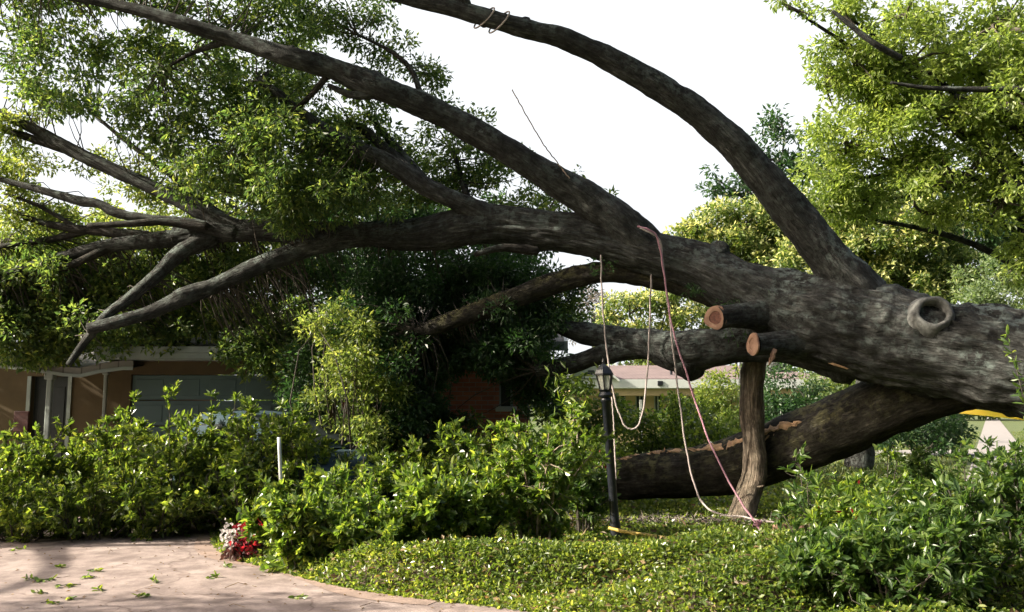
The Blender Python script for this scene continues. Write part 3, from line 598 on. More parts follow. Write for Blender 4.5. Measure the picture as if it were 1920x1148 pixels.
# knobs and burls along the limbs
def knob(px, py, Y, w, hgt, seed, m='bark', parent=ft):
    c = P(px, py, Y); mb = MB(); s = Y / FPX
    g_ = rng(seed); dx = np.array([g_.uniform(-0.3, 0.3), 0, 0]) * w * s; th = np.linspace(-1.5, 1.5, 9)
    sweep(mb, [c + dx * t_ + np.array([0, 0, math.sin(t_) * hgt * s * 0.75]) for t_ in th], [max(0.06, math.cos(t_)) * w * 0.62 * s for t_ in th], 18, 22, 0.28, 0.16, seed)
    mb.build('burl', M[m], ft, smooth=True)
for i, q in enumerate([(985, 46, 10.92, 20, 20), (1053, 66, 11, 18, 16), (700, 150, 12, 26, 22), (1022, 318, 12.3, 28, 26), (545, 100, 11.9, 20, 16), (872, 5, 10.8, 22, 16), (1345, 478, 12.35, 40, 30), (1290, 682, 12.6, 46, 40), (1170, 425, 12.4, 40, 26), (1580, 690, 11.9, 50, 40), (740, 420, 13.1, 26, 14), (345, 552, 13, 20, 14), (1705, 585, 11.3, 40, 30), (1100, 395, 12.45, 40, 24), (1380, 285, 11.4, 34, 22)]):
    knob(*q, 80 + i)
# torn wood along the top of the low limb
mb = MB(); g = rng(90)
tp = [(1150, 868, 14.0), (1200, 858, 13.85), (1260, 851, 13.7), (1320, 846, 13.5), (1380, 836, 13.2), (1430, 815, 12.95), (1475, 800, 12.75), (1530, 784, 12.5)]
sweep(mb, [P(*q) for q in tp], [0.03, 0.05, 0.055, 0.06, 0.07, 0.06, 0.055, 0.02], 12, 80, 0.5, 0.5, 91)
for k in range(70):
    q = g.uniform(0, len(tp) - 1.01); i = int(q); f = q - i; c = P(*tp[i]) * (1 - f) + P(*tp[i + 1]) * f
    d = np.array([-0.5 + g.normal() * 0.5, -0.2, g.normal() * 0.5 + 0.05]); L = g.uniform(0.06, 0.22)
    sweep(mb, [c - d * 0.03, c + d * L * 0.5, c + d * L + [0, 0, -0.04]], [0.018, 0.012, 0.002], 5, 5, 0.2, 0, k, 0)
mb.build('torn_strip', M['torn'], ft)
# foliage of the fallen crown
ALLP = np.concatenate(LIMBS)
def fol(blobs, m, rl, seed, L=0.085, W=0.034, lai=1.5, fill=2.2, name='foliage', parent=ft, twigs=True, tm='bark_thin', **kw):
    mb = MB(); cen = crown(mb, blobs, rl, L, W, lai, fill, seed, **kw)
    if twigs:
        g = rng(seed + 7); src = ALLP
        A = np.array([src[np.argmin(((src - c) ** 2).sum(1) + g.uniform(0, 0.3, len(src)))] for c in cen[::1]])
        ln = np.linalg.norm(cen - A, axis=1); ok = ln < 1.7
        if ok.any():
            tubes(mb, A[ok], cen[ok], 0.004 + 0.006 * ln[ok], np.full(ok.sum(), 0.002), 0.05, seed + 8, mi=1)
    return mb.build(name, [M[m], M['twig']], parent)
B = blob
fol([B(70, 60, 13, 150, 85), B(280, 70, 12.6, 150, 75), B(450, 20, 12.7, 130, 50), B(150, 160, 13, 150, 60), B(60, -60, 13, 220, 70), B(400, -60, 12.6, 260, 60)], 'leaf_oak', 0.2, 100, shell=0.4, fill=2.3, lai=1.35, L=0.095, W=0.042)
fol([B(580, 40, 12.8, 130, 60), B(690, 10, 13, 60, 40), B(720, 110, 13, 75, 45), B(790, 160, 13, 50, 35), B(560, 140, 13, 90, 50), B(830, 185, 13.2, 30, 30)], 'leaf_oak', 0.2, 101, shell=0.5, fill=1.6)
fol([B(330, 180, 12.8, 150, 80), B(300, 250, 12.9, 90, 60), B(470, 180, 12.6, 120, 80), B(520, 270, 12.5, 150, 90), B(640, 250, 12.9, 100, 90), B(400, 300, 12.8, 120, 80)], 'leaf_oak', 0.2, 102, shell=0.4, fill=2.3, lai=1.4, L=0.095, W=0.042)
fol([B(640, 360, 12.4, 130, 60), B(520, 350, 12.4, 120, 70), B(700, 330, 13.2, 120, 70), B(560, 400, 12.6, 100, 45)], 'leaf_oak', 0.22, 103, shell=0.45, fill=2.6)
fol([B(800, 270, 13.6, 100, 70), B(900, 320, 13.7, 110, 60), B(1010, 370, 13.6, 70, 35), B(830, 360, 13.5, 110, 50), B(960, 390, 13.4, 90, 25), B(905, 235, 13.4, 35, 25)], 'leaf_oak', 0.22, 104, shell=0.5, fill=1.9)
fol([B(20, 320, 13.8, 80, 60), B(60, 400, 14.2, 90, 40), B(30, 230, 13.5, 60, 50), B(190, 300, 14.2, 50, 30), B(310, 350, 14.4, 110, 45)], 'leaf_sun', 0.2, 105, fill=2.0)
fol([B(60, 520, 14.4, 130, 70), B(60, 600, 14.4, 140, 70), B(220, 540, 14.6, 120, 60), B(200, 620, 14.2, 110, 50), B(-80, 560, 14, 120, 100)], 'leaf_oak', 0.22, 106, L=0.1, W=0.045, fill=3.6)
fol([B(60, 480, 15, 150, 60), B(150, 560, 15, 160, 80), B(60, 640, 14.6, 130, 40), B(300, 500, 15.4, 150, 60), B(330, 580, 15.2, 150, 50), B(470, 480, 15.4, 120, 60), B(120, 420, 15, 110, 40), B(240, 640, 15.2, 90, 20)], 'leaf_sun', 0.2, 116, L=0.1, W=0.045, fill=2.8, lai=1.5, shell=0.4)
fol([B(480, 670, 14.2, 70, 40), B(540, 700, 14, 60, 50), B(60, 668, 14.3, 100, 18), B(430, 640, 14.2, 50, 24), B(580, 620, 14, 60, 70)], 'leaf_oak', 0.2, 117, L=0.095, W=0.042, fill=3.0, lai=1.6)
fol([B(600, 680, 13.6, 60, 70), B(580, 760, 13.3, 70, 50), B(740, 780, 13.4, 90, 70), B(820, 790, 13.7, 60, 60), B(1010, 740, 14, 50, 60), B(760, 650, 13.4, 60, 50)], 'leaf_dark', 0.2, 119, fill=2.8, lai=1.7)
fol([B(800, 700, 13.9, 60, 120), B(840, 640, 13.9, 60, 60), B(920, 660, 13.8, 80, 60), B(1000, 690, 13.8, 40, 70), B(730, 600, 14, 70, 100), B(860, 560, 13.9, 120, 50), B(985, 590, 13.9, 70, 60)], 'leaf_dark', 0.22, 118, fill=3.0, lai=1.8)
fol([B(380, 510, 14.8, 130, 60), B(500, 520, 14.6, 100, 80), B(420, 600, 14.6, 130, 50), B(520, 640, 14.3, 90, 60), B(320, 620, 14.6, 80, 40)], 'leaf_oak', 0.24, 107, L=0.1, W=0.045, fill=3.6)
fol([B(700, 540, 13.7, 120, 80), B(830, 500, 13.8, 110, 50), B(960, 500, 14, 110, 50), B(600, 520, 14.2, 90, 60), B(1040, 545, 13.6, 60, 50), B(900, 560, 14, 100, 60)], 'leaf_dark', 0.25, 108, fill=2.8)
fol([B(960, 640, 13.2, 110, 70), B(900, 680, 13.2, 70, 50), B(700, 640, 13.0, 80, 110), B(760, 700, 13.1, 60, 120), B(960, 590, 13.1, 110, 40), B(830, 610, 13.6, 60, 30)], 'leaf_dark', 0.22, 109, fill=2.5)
fol([B(1060, 570, 13.4, 50, 40), B(1070, 600, 13.5, 50, 25)], 'leaf_oak', 0.15, 110, fill=1.4)
fol([B(1150, 365, 12.6, 25, 15), B(985, 290, 12.5, 30, 20), B(1080, 330, 12.6, 15, 10), B(1040, 400, 12.9, 40, 15)], 'leaf_oak', 0.09, 111, fill=1.0, lai=0.9)
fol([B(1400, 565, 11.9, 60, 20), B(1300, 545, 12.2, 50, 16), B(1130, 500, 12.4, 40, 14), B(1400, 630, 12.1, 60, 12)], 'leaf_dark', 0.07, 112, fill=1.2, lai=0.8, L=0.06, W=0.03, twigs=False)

fol([B(620, 230, 15.6, 110, 90), B(500, 180, 16, 130, 100), B(480, 330, 15.5, 150, 80), B(640, 350, 15, 120, 70), B(330, 120, 16, 150, 90), B(560, 60, 15.5, 130, 60), B(740, 330, 15, 90, 60)], 'leaf_oak', 0.24, 114, shell=0.4, fill=1.3, lai=1.4, L=0.1, W=0.045)
fol([B(520, -120, 14.5, 240, 100), B(250, -150, 14, 240, 130), B(-60, -120, 14, 200, 150), B(740, -110, 14.5, 60, 80)], 'leaf_oak', 0.34, 115, fill=2.4, lai=1.7, L=0.11, W=0.05)  # crown masses above the frame, added to shade the limbs
# leaning prop trunk
pb = P(1385, 982, 12.55); pt = thing('leaning_trunk', (pb[0], pb[1], 0.0), 'bare crooked trunk standing in the ground cover under the fallen oak', 'tree trunk')
mb = MB(); pp = [(1376, 1000, 12.3, 50), (1390, 965, 12.4, 46), (1404, 925, 12.6, 44), (1415, 880, 12.65, 45), (1413, 820, 12.7, 41), (1409, 760, 12.7, 42), (1412, 700, 12.65, 43), (1418, 650, 12.6, 40)]
sweep(mb, [P(*q[:3]) for q in pp], [q[3] / 2 * q[2] / FPX for q in pp], 36, 110, 0.08, 0.05, 70)
mb.build('trunk', M['bark_pale'], pt, smooth=True)
mb = MB(); q = P(1415, 915, 12.5); sweep(mb, [q, q + [0.06, -0.06, 0.02], q + [0.1, -0.1, 0.04]], [0.025, 0.018, 0.01], 8, 6, 0.1, 0, 71); mb.build('side_shoot', M['bark_pale'], pt, smooth=True)
mb = MB(); q = P(1372, 975, 12.4); sweep(mb, [P(1390, 940, 12.5), P(1378, 960, 12.42), P(1366, 985, 12.36)], [0.08, 0.07, 0.05], 12, 12, 0.1, 0.05, 72); mb.build('root', M['bark_pale'], pt, smooth=True)

# ------------------------------------------------------------------ garden house under the crown
hs = thing('garden_house', (-4.5, 15, 0), 'low brick and tan house with blue grey garage door, half buried under the fallen crown', 'house')
def xat(px, Y): return (px - 960) / FPX * Y
def zat(py, Y): return CH + (HZ - py) / FPX * Y
gx0, gx1 = xat(232, 15), -3.0
d0, d1 = xat(248, 15), -3.35
mb = MB(); dz = 2.16
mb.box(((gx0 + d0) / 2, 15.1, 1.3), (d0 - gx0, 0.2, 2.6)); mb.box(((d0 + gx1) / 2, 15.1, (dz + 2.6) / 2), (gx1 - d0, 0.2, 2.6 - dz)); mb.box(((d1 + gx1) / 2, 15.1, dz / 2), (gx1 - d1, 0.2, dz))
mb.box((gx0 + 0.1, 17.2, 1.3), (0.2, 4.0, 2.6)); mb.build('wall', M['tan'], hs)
mb = MB(); nrow = 5; rh = dz / nrow
for r_ in range(nrow):
    mb.box(((d0 + d1) / 2, 15.06, (r_ + 0.5) * rh), (d1 - d0 - 0.02, 0.05, rh - 0.018), bev=0.008)
    for c_ in range(5):
        cw = (d1 - d0) / 5; mb.box((d0 + (c_ + 0.5) * cw, 15.032, (r_ + 0.5) * rh), (cw - 0.16, 0.012, rh - 0.16), bev=0.005)
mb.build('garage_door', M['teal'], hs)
# roof with white fascia
def slab(mb, q, th, mi=0):
    q = np.asarray(q, float); v = np.vstack([q, q - [0, 0, th]])
    mb.add(v, [[0, 1, 2, 3], [7, 6, 5, 4], [0, 4, 5, 1], [1, 5, 6, 2], [2, 6, 7, 3], [3, 7, 4, 0]], mi)
rf = MB(); ez = zat(652, 14.5)
slab(rf, [(xat(176, 14.5), 14.5, ez), (-2.9, 14.5, ez), (-2.9, 20, ez + 1.25), (xat(176, 14.5), 20, ez + 1.25)], 0.05)
roof = rf.build('roof', M['shingle_grey'], hs)
mb = MB(); fx0 = xat(176, 14.46)
mb.box(((fx0 - 2.9) / 2, 14.47, ez - 0.04), (-2.9 - fx0, 0.05, 0.10)); mb.box(((fx0 - 2.9) / 2, 14.485, ez - 0.135), (-2.9 - fx0, 0.04, 0.085))
mb.build('fascia', M['white_dim'], roof)
mb = MB(); mb.box(((fx0 - 2.9) / 2, 14.75, ez - 0.19), (-2.9 - fx0, 0.5, 0.02)); mb.build('soffit', M['white_dim'], roof)
# porch: recessed wall, dark door opening, sagging roof edge, thin posts
mb = MB(); px0, px1 = xat(-80, 17), xat(232, 15)
dl, dr = xat(62, 17), xat(132, 17)
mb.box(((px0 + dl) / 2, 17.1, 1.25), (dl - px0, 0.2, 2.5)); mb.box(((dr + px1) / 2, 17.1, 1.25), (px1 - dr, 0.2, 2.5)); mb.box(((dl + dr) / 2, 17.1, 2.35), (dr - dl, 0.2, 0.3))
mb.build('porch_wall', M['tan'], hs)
dm = MB(); dm.box(((dl + dr) / 2, 17.13, 1.1), (dr - dl - 0.02, 0.05, 2.2), bev=0.01)
for a_, b_ in ((0.25, 0.95), (1.2, 2.0)):
    dm.box(((dl + dr) / 2, 17.098, (a_ + b_) / 2), ((dr - dl) * 0.7, 0.02, b_ - a_), bev=0.006)
do = dm.build('door', M['door_dark'], hs)
mb = MB(); mb.lathe([(0.0, 0), (0.03, 0.0), (0.035, 0.03), (0.02, 0.05), (0, 0.05)], (dr - 0.12, 17.09, 1.05), 12, 0, (0, -1, 0)); mb.build('handle', M['chrome'], do)
mb = MB()
for xx in (dl - 0.03, dr + 0.03): mb.box((xx, 16.985, 1.1), (0.07, 0.03, 2.2))
mb.build('door_frame', M['white_dim'], do)
sag = [(-60, 683), (20, 688), (70, 694), (120, 702), (150, 704), (185, 696), (230, 690), (250, 690)]
mb = MB(); top = np.array([P(a, b - 14, 14.55) for a, b in sag]); bot = np.array([P(a, b, 14.55) for a, b in sag]); bk = top + [0, 2.5, 0.35]; bk2 = bot + [0, 2.5, 0.35]; n = len(sag)
k = np.arange(n - 1); mb.add(np.vstack([top, bot, bk, bk2]), np.concatenate([np.stack([k, k + n, k + n + 1, k + 1], -1), np.stack([k, k + 1, k + 1 + 2 * n, k + 2 * n], -1), np.stack([k + n, k + 3 * n, k + 3 * n + 1, k + n + 1], -1), np.stack([k + 2 * n, k + 2 * n + 1, k + 3 * n + 1, k + 3 * n], -1)]))
po = mb.build('porch_roof', M['shingle_grey'], hs)
mb = MB(); c_ = bot + [0, -0.02, 0.0]; v = np.vstack([c_ + [0, 0, 0.02], c_ + [0, 0, -0.035], c_ + [0, 0.05, 0.02], c_ + [0, 0.05, -0.035]])
mb.add(v, np.concatenate([np.stack([k, k + n, k + n + 1, k + 1], -1), np.stack([k, k + 1, k + 1 + 2 * n, k + 2 * n], -1), np.stack([k + n, k + 3 * n, k + 3 * n + 1, k + n + 1], -1)])); mb.build('trim', M['white_dim'], po)
def porch_post(px, Y, wd, ztop):
    mb = MB(); x = xat(px, Y); mb.box((x, Y, ztop / 2), (wd, wd, ztop), bev=0.012); mb.box((x, Y, ztop - 0.06), (wd * 1.7, wd * 1.7, 0.1), bev=0.01); mb.box((x, Y, 0.07), (wd * 1.6, wd * 1.6, 0.14), bev=0.01)
    mb.build('porch_post', M['white_post'], hs)
M['white_post'] = simple('dim_white_post', (0.24, 0.28, 0.27), 0.6, 0, 0.15, 4)  # post white darkened likewise, porch shade put into the colour
porch_post(97, 14.75, 0.085, zat(700, 14.75)); porch_post(201, 15.6, 0.06, zat(692, 15.6))
# brick wing with window and gabled roof
bx0, bx1, wy = -2.85, 0.30, 15.0
w0, w1, wz0, wz1 = xat(936, wy), xat(962, wy), zat(762, wy), zat(672, wy)
mb = MB(); bt = 2.62
mb.box(((bx0 + w0) / 2, wy + 0.1, bt / 2), (w0 - bx0, 0.2, bt)); mb.box(((w1 + bx1) / 2, wy + 0.1, bt / 2), (bx1 - w1, 0.2, bt)); mb.box(((w0 + w1) / 2, wy + 0.1, wz0 / 2), (w1 - w0, 0.2, wz0)); mb.box(((w0 + w1) / 2, wy + 0.1, (wz1 + bt) / 2), (w1 - w0, 0.2, bt - wz1))
mb.box((bx1 - 0.1, wy + 3.2, bt / 2), (0.2, 6.0, bt)); mb.box((bx0 + 0.1, wy + 3.2, bt / 2), (0.2, 6.0, bt))
mb.build('brick_wall', M['brick'], hs)
mb = MB(); mb.box(((w0 + w1) / 2, wy + 0.12, (wz0 + wz1) / 2), (w1 - w0, 0.02, wz1 - wz0)); wo = mb.build('window', M['glass'], hs)
mb = MB(); mb.box((w1 - 0.02, wy + 0.05, (wz0 + wz1) / 2), (0.05, 0.08, wz1 - wz0)); mb.box((w0 + 0.015, wy + 0.05, (wz0 + wz1) / 2), (0.03, 0.08, wz1 - wz0)); mb.box(((w0 + w1) / 2, wy + 0.05, (wz0 + wz1) / 2), (w1 - w0 - 0.08, 0.06, 0.03)); mb.build('frame', M['white_dim'], wo)
mb = MB(); mb.box(((w0 + w1) / 2, wy - 0.03, wz0 - 0.045), (w1 - w0 + 0.12, 0.14, 0.09), bev=0.01); mb.build('sill', M['white'], wo)
rf = MB(); rx0, rx1 = -3.0, 0.85; rz = 4.15
slab(rf, [(rx0, 14.45, 2.66), (rx1, 14.45, 2.66), (rx1, 18.3, rz), (rx0, 18.3, rz)], 0.06); slab(rf, [(rx0, 18.3, rz), (rx1, 18.3, rz), (rx1, 22.1, 2.66), (rx0, 22.1, 2.66)], 0.06)
r2 = rf.build('roof', M['shingle_grey'], hs)
mb = MB(); mb.box(((rx0 + rx1) / 2, 14.42, 2.60), (rx1 - rx0, 0.05, 0.15)); mb.build('fascia', M['white_dim'], r2)
mb = MB(); slab(mb, [(rx1 + 0.003, 14.4, 2.68), (rx1 + 0.06, 14.4, 2.68), (rx1 + 0.06, 18.3, rz + 0.02), (rx1 + 0.003, 18.3, rz + 0.02)], 0.2); slab(mb, [(rx1 + 0.003, 18.3, rz + 0.02), (rx1 + 0.06, 18.3, rz + 0.02), (rx1 + 0.06, 22.1, 2.68), (rx1 + 0.003, 22.1, 2.68)], 0.2); mb.build('rake_board', M['white'], r2)
mb = MB(); mb.add([(bx1 - 0.1, 15, bt), (bx1 - 0.1, 21.2, bt), (bx1 - 0.1, 18.3, rz - 0.15), (bx1 + 0.02, 15, bt), (bx1 + 0.02, 21.2, bt), (bx1 + 0.02, 18.3, rz - 0.15)], [[0, 1, 2]]); mb.f.append(np.array([[3, 5, 4]])); mb.mi.append(np.zeros(1)); mb.f.append(np.array([[0, 2, 5, 3], [2, 1, 4, 5], [0, 3, 4, 1]])); mb.mi.append(np.zeros(3)); mb.build('gable', M['white_dim'], hs)
# dark red panel by the entry
rp = P(48, 790, 15.6); mb = MB(); pz = zat(790, 15.6)
rpn = thing('wall_panel', (xat(48, 15.6), 15.6, 0), 'dark red square panel standing left of the dark entry door', 'panel')
mb = MB(); mb.box((xat(48, 15.6), 15.6, pz), (0.26, 0.05, 0.36), bev=0.01); mb.build('board', M['red_dark'], rpn)
mb = MB(); mb.box((xat(48, 15.6), 15.62, (pz - 0.18) / 2), (0.05, 0.03, pz - 0.18)); mb.build('post', M['door_dark'], rpn)

# ------------------------------------------------------------------ van hidden in the branches
yaw = R(-33); vc = np.array([xat(500, 12.9), 12.9, 0.0])
van = thing('parked_car', (0, 0, 0), 'blue grey car parked before the garage, buried under leafy branches', 'car')
van.location = vc; cy, sy = math.cos(yaw), math.sin(yaw)
def vw(p): p = np.asarray(p, float); return np.c_[p[:, 0] * cy - p[:, 1] * sy, p[:, 0] * sy + p[:, 1] * cy, p[:, 2]] + vc
def loft(st, seg=20, ex=4.0):
    st = [(x if x > -0.3 else -0.3 + (x + 0.3) * 0.35, a_, b_, c_) for x, a_, b_, c_ in st]
    V = []; a = np.linspace(0, 2 * np.pi, seg, endpoint=False)
    for x, hw, z0, z1 in st:
        ca, sa = np.cos(a), np.sin(a); q = (np.abs(ca) ** ex + np.abs(sa) ** ex) ** (-1 / ex)
        V.append(np.c_[np.full(seg, x), hw * ca * q, (z0 + z1) / 2 + (z1 - z0) / 2 * sa * q])
    V = np.concatenate(V); n = len(st); k = np.arange(n - 1)[:, None] * seg; i = np.arange(seg)[None]; j = (i + 1) % seg
    F = np.stack([k + i, k + j, k + seg + j, k + seg + i], -1).reshape(-1, 4)
    return vw(V), F, np.array([list(range(seg))[::-1], [(n - 1) * seg + q for q in range(seg)]])
mb = MB(); V, F, Cc = loft([(-2.2, 0.72, 0.45, 0.95), (-2.12, 0.86, 0.34, 1.08), (-1.5, 0.92, 0.28, 1.12), (0, 0.93, 0.28, 1.10), (1.0, 0.92, 0.28, 1.08), (1.7, 0.89, 0.3, 1.0), (2.05, 0.82, 0.32, 0.9), (2.2, 0.62, 0.4, 0.74)]); mb.add(V, F); mb.f.append(Cc); mb.mi.append(np.zeros(2))
V, F, Cc = loft([(-2.1, 0.7, 0.95, 1.2), (-1.9, 0.78, 0.9, 1.46), (-1.2, 0.8, 0.9, 1.55), (-0.2, 0.8, 0.9, 1.56), (0.35, 0.78, 0.9, 1.52), (0.8, 0.76, 0.9, 1.34), (1.25, 0.72, 0.9, 1.12), (1.35, 0.68, 0.9, 1.06)]); mb.add(V, F); mb.f.append(Cc); mb.mi.append(np.zeros(2))
mb.build('body', M['van'], van, smooth=True)
mb = MB(); mb.add(vw([(0.42, -0.6, 1.51), (0.42, 0.6, 1.51), (1.24, 0.62, 1.15), (1.24, -0.62, 1.15), (0.40, -0.6, 1.47), (0.40, 0.6, 1.47), (1.22, 0.62, 1.11), (1.22, -0.62, 1.11)]), [[0, 3, 2, 1], [4, 5, 6, 7], [0, 4, 7, 3], [1, 2, 6, 5]]); mb.build('windscreen', M['van_glass'], van)
for s in (-1, 1):
    for x0, x1 in ((-0.55, -0.25), (-0.2, 0.1), (0.15, 0.5)):
        mb = MB(); yy = s * 0.808; mb.add(vw([(x0, yy, 1.1), (x1, yy, 1.1), (x1 - 0.05, yy - s * 0.02, 1.38), (x0, yy - s * 0.02, 1.38), (x0, yy - s * 0.03, 1.1), (x1, yy - s * 0.03, 1.1), (x1 - 0.05, yy - s * 0.05, 1.38), (x0, yy - s * 0.05, 1.38)]), [[0, 1, 2, 3], [7, 6, 5, 4], [0, 4, 5, 1], [2, 6, 7, 3]]); mb.build('side_window', M['van_glass'], van)
    for x in (-0.6, 1.4):
        c_ = vw([(x, s * 0.82, 0.33)])[0]; ax = vw([(0, s, 0)])[0] - vc
        mb = MB(); mb.lathe([(0.2, -0.1), (0.31, -0.1), (0.33, -0.06), (0.33, 0.06), (0.31, 0.1), (0.2, 0.1)], c_, 28, 0, ax); wh = mb.build('wheel', M['tyre'], van, True)
        mb = MB(); mb.lathe([(0.2, 0.05), (0.17, 0.08), (0.06, 0.06), (0.0, 0.09)], c_, 20, 0, ax); mb.build('rim', M['chrome'], wh, True)
    mb = MB(); mb.lathe([(0.12, -0.05), (0.11, 0.02), (0.06, 0.05), (0, 0.06)], vw([(2.08, s * 0.6, 0.74)])[0], 16, 0, (cy, sy, 0)); mb.build('headlight', M['headlamp'], van, True)

# ------------------------------------------------------------------ house across the garden
FY = 38.0
fh = thing('far_house', (xat(1250, FY), FY, 0), 'low buff house with rose brown roof and white fascia beyond the shrubs', 'house')
hx0, hx1 = xat(1070, FY), xat(1530, FY); ezf = zat(712, FY)
wins = [(1152, 1172), (1190, 1207), (1225, 1240), (1380, 1405)]
mb = MB(); cur = hx0
for a, b in wins:
    x0, x1 = xat(a, FY), xat(b, FY); mb.box(((cur + x0) / 2, FY + 0.1, 1.2), (x0 - cur, 0.2, 2.4)); mb.box(((x0 + x1) / 2, FY + 0.1, 0.4), (x1 - x0, 0.2, 0.8)); mb.box(((x0 + x1) / 2, FY + 0.1, 2.25), (x1 - x0, 0.2, 0.3)); cur = x1
mb.box(((cur + hx1) / 2, FY + 0.1, 1.2), (hx1 - cur, 0.2, 2.4)); mb.box((hx0 + 0.1, FY + 4.2, 1.2), (0.2, 8, 2.4)); mb.box((hx1 - 0.1, FY + 4.2, 1.2), (0.2, 8, 2.4)); mb.build('wall', M['tan_far'], fh)
for a, b in wins:
    x0, x1 = xat(a, FY), xat(b, FY); mb = MB(); mb.box(((x0 + x1) / 2, FY + 0.12, 1.45), (x1 - x0, 0.02, 1.3)); wo = mb.build('window', M['glass'], fh)
    mb = MB()
    for xx in (x0 + 0.03, (x0 + x1) / 2, x1 - 0.03): mb.box((xx, FY + 0.07, 1.45), (0.05, 0.06, 1.3))
    mb.build('frame', M['white_dim'], wo)
rf = MB(); slab(rf, [(hx0 - 0.5, FY - 1.0, ezf), (hx1 + 0.5, FY - 1.0, ezf), (hx1 - 1.2, FY + 4.5, zat(686, FY + 4.5)), (hx0 + 1.5, FY + 4.5, zat(686, FY + 4.5))], 0.08)
slab(rf, [(hx0 + 1.5, FY + 4.5, zat(686, FY + 4.5)), (hx1 - 1.2, FY + 4.5, zat(686, FY + 4.5)), (hx1 + 0.5, FY + 9, ezf), (hx0 - 0.5, FY + 9, ezf)], 0.08)
rr = rf.build('roof', M['shingle_pink'], fh)
mb = MB(); mb.box(((hx0 + hx1) / 2, FY - 1.03, ezf - 0.21), (hx1 - hx0 + 1.0, 0.06, 0.36)); mb.build('fascia', M['white'], rr)
mb = MB(); mb.box(((hx0 + hx1) / 2, FY - 0.5, ezf - 0.40), (hx1 - hx0 + 0.9, 1.0, 0.03)); mb.build('soffit', M['white'], rr)
mb = MB(); mb.box(((hx0 + hx1) / 2, FY - 0.8, ezf - 0.56), (hx1 - hx0, 0.18, 0.28)); mb.build('porch_beam', M['tan_far'], fh)
for a in (1200, 1330, 1460):
    mb = MB(); mb.box((xat(a, FY - 0.8), FY - 0.8, 0.97), (0.12, 0.12, 1.94), bev=0.015); mb.box((xat(a, FY - 0.8), FY - 0.8, 0.1), (0.2, 0.2, 0.2), bev=0.015); mb.build('porch_post', M['white'], fh)
for a in (1258, 1380):
    mb = MB(); c_ = (xat(a, FY + 0.5), FY + 0.5, ezf + 0.18); mb.lathe([(0.06, 0), (0.06, 0.55), (0.12, 0.57), (0.12, 0.7), (0.0, 0.74)], c_, 12); mb.build('roof_vent', M['black'], rr)
# small white gable
gxc, gw = xat(1108, FY - 1.2), 0.95; gz0, gz1 = ezf, zat(676, FY - 1.2)
mb = MB(); mb.add([(gxc - gw, FY - 1.2, gz0), (gxc + gw, FY - 1.2, gz0), (gxc, FY - 1.2, gz1), (gxc - gw, FY + 3, gz0), (gxc + gw, FY + 3, gz0), (gxc, FY + 3, gz1)], [[0, 1, 2], [5, 4, 3]]); mb.f.append(np.array([[0, 2, 5, 3], [2, 1, 4, 5], [0, 3, 4, 1]])); mb.mi.append(np.zeros(3)); mb.build('gable', M['white_dim'], fh)
mb = MB(); slab(mb, [(gxc - gw - 0.2, FY - 1.4, gz0 - 0.06), (gxc, FY - 1.4, gz1 + 0.1), (gxc, FY + 3, gz1 + 0.1), (gxc - gw - 0.2, FY + 3, gz0 - 0.06)], 0.07); slab(mb, [(gxc, FY - 1.4, gz1 + 0.1), (gxc + gw + 0.2, FY - 1.4, gz0 - 0.06), (gxc + gw + 0.2, FY + 3, gz0 - 0.06), (gxc, FY + 3, gz1 + 0.1)], 0.07); mb.build('gable_roof', M['white'], fh)
mb = MB(); mb.box((gxc, FY - 1.215, gz0 + 0.2), (0.5, 0.03, 0.09)); mb.box((gxc, FY - 1.215, gz0 + 0.3), (0.26, 0.03, 0.07)); mb.build('gable_vent', M['door_dark'], fh)
mb = MB(); mb.box((xat(1237, FY - 1.08), FY - 1.08, ezf - 0.2), (0.22, 0.05, 0.2), bev=0.01); mb.build('spotlight', M['black'], fh)

# ------------------------------------------------------------------ lamp post
LY = 10.6
lb = G(1149, 992, 0.14); lt = P(1135, 690, LY - 0.02); ls = LY / FPX
lp = thing('lamp_post', (lb[0], LY, 0), 'slim black garden lamp post with glazed lantern top, rope hanging behind it', 'lamp post')
axis = unit(P(1136, 745, LY) - np.array([lb[0], LY, 0.0])); bz = np.array([lb[0], LY, -0.05]); top = P(1136, 745, LY)
mb = MB(); H = np.linalg.norm(top - bz); mb.lathe([(0.062, 0), (0.062, 0.3), (0.056, 0.34), (0.05, 0.5), (0.048, H - 0.06), (0.062, H - 0.05), (0.062, H - 0.02), (0.045, H)], bz, 24, 0, axis); mb.build('post', M['black'], lp, True)
lo = thing('lantern', (0, 0, 0), None, None)
del lo
c0 = top
def hexring(r, z): return [c0 + axis * z * ls + np.array([math.cos(q) * r * ls, math.sin(q) * r * ls, 0]) for q in np.arange(6) * math.pi / 3 + 0.3]
mb = MB(); mb.lathe([(12 * ls, 0), (14 * ls, 4 * ls), (10 * ls, 10 * ls), (13 * ls, 14 * ls), (0.0, 15 * ls)], c0, 20, 0, axis)
bot_, mid_, tp_ = hexring(10, 13), hexring(13, 22), hexring(16, 42)
for A_, B_ in ((bot_, tp_),):
    for q in range(6): sweep(mb, [A_[q], B_[q]], [0.009, 0.009], 6, 4, smooth_path=False)
for ring in (bot_, hexring(16.6, 42)):
    for q in range(6): sweep(mb, [ring[q], ring[(q + 1) % 6]], [0.011, 0.011], 6, 2, smooth_path=False)
lan = mb.build('lantern', M['black'], lp)
mb = MB()
a_, b_ = hexring(9.8, 13.5), hexring(15.8, 42)
for q in range(6): mb.add([a_[q], a_[(q + 1) % 6], b_[(q + 1) % 6], b_[q]], [[0, 1, 2, 3]])
mb.build('pane', M['lampglass'], lan)
mb = MB(); V = []
for r_, z_ in ((19, 41), (19, 44), (15, 51), (10, 57), (5, 61), (2.2, 63), (3, 66), (1.2, 70), (0.2, 74)): V += hexring(r_, z_)
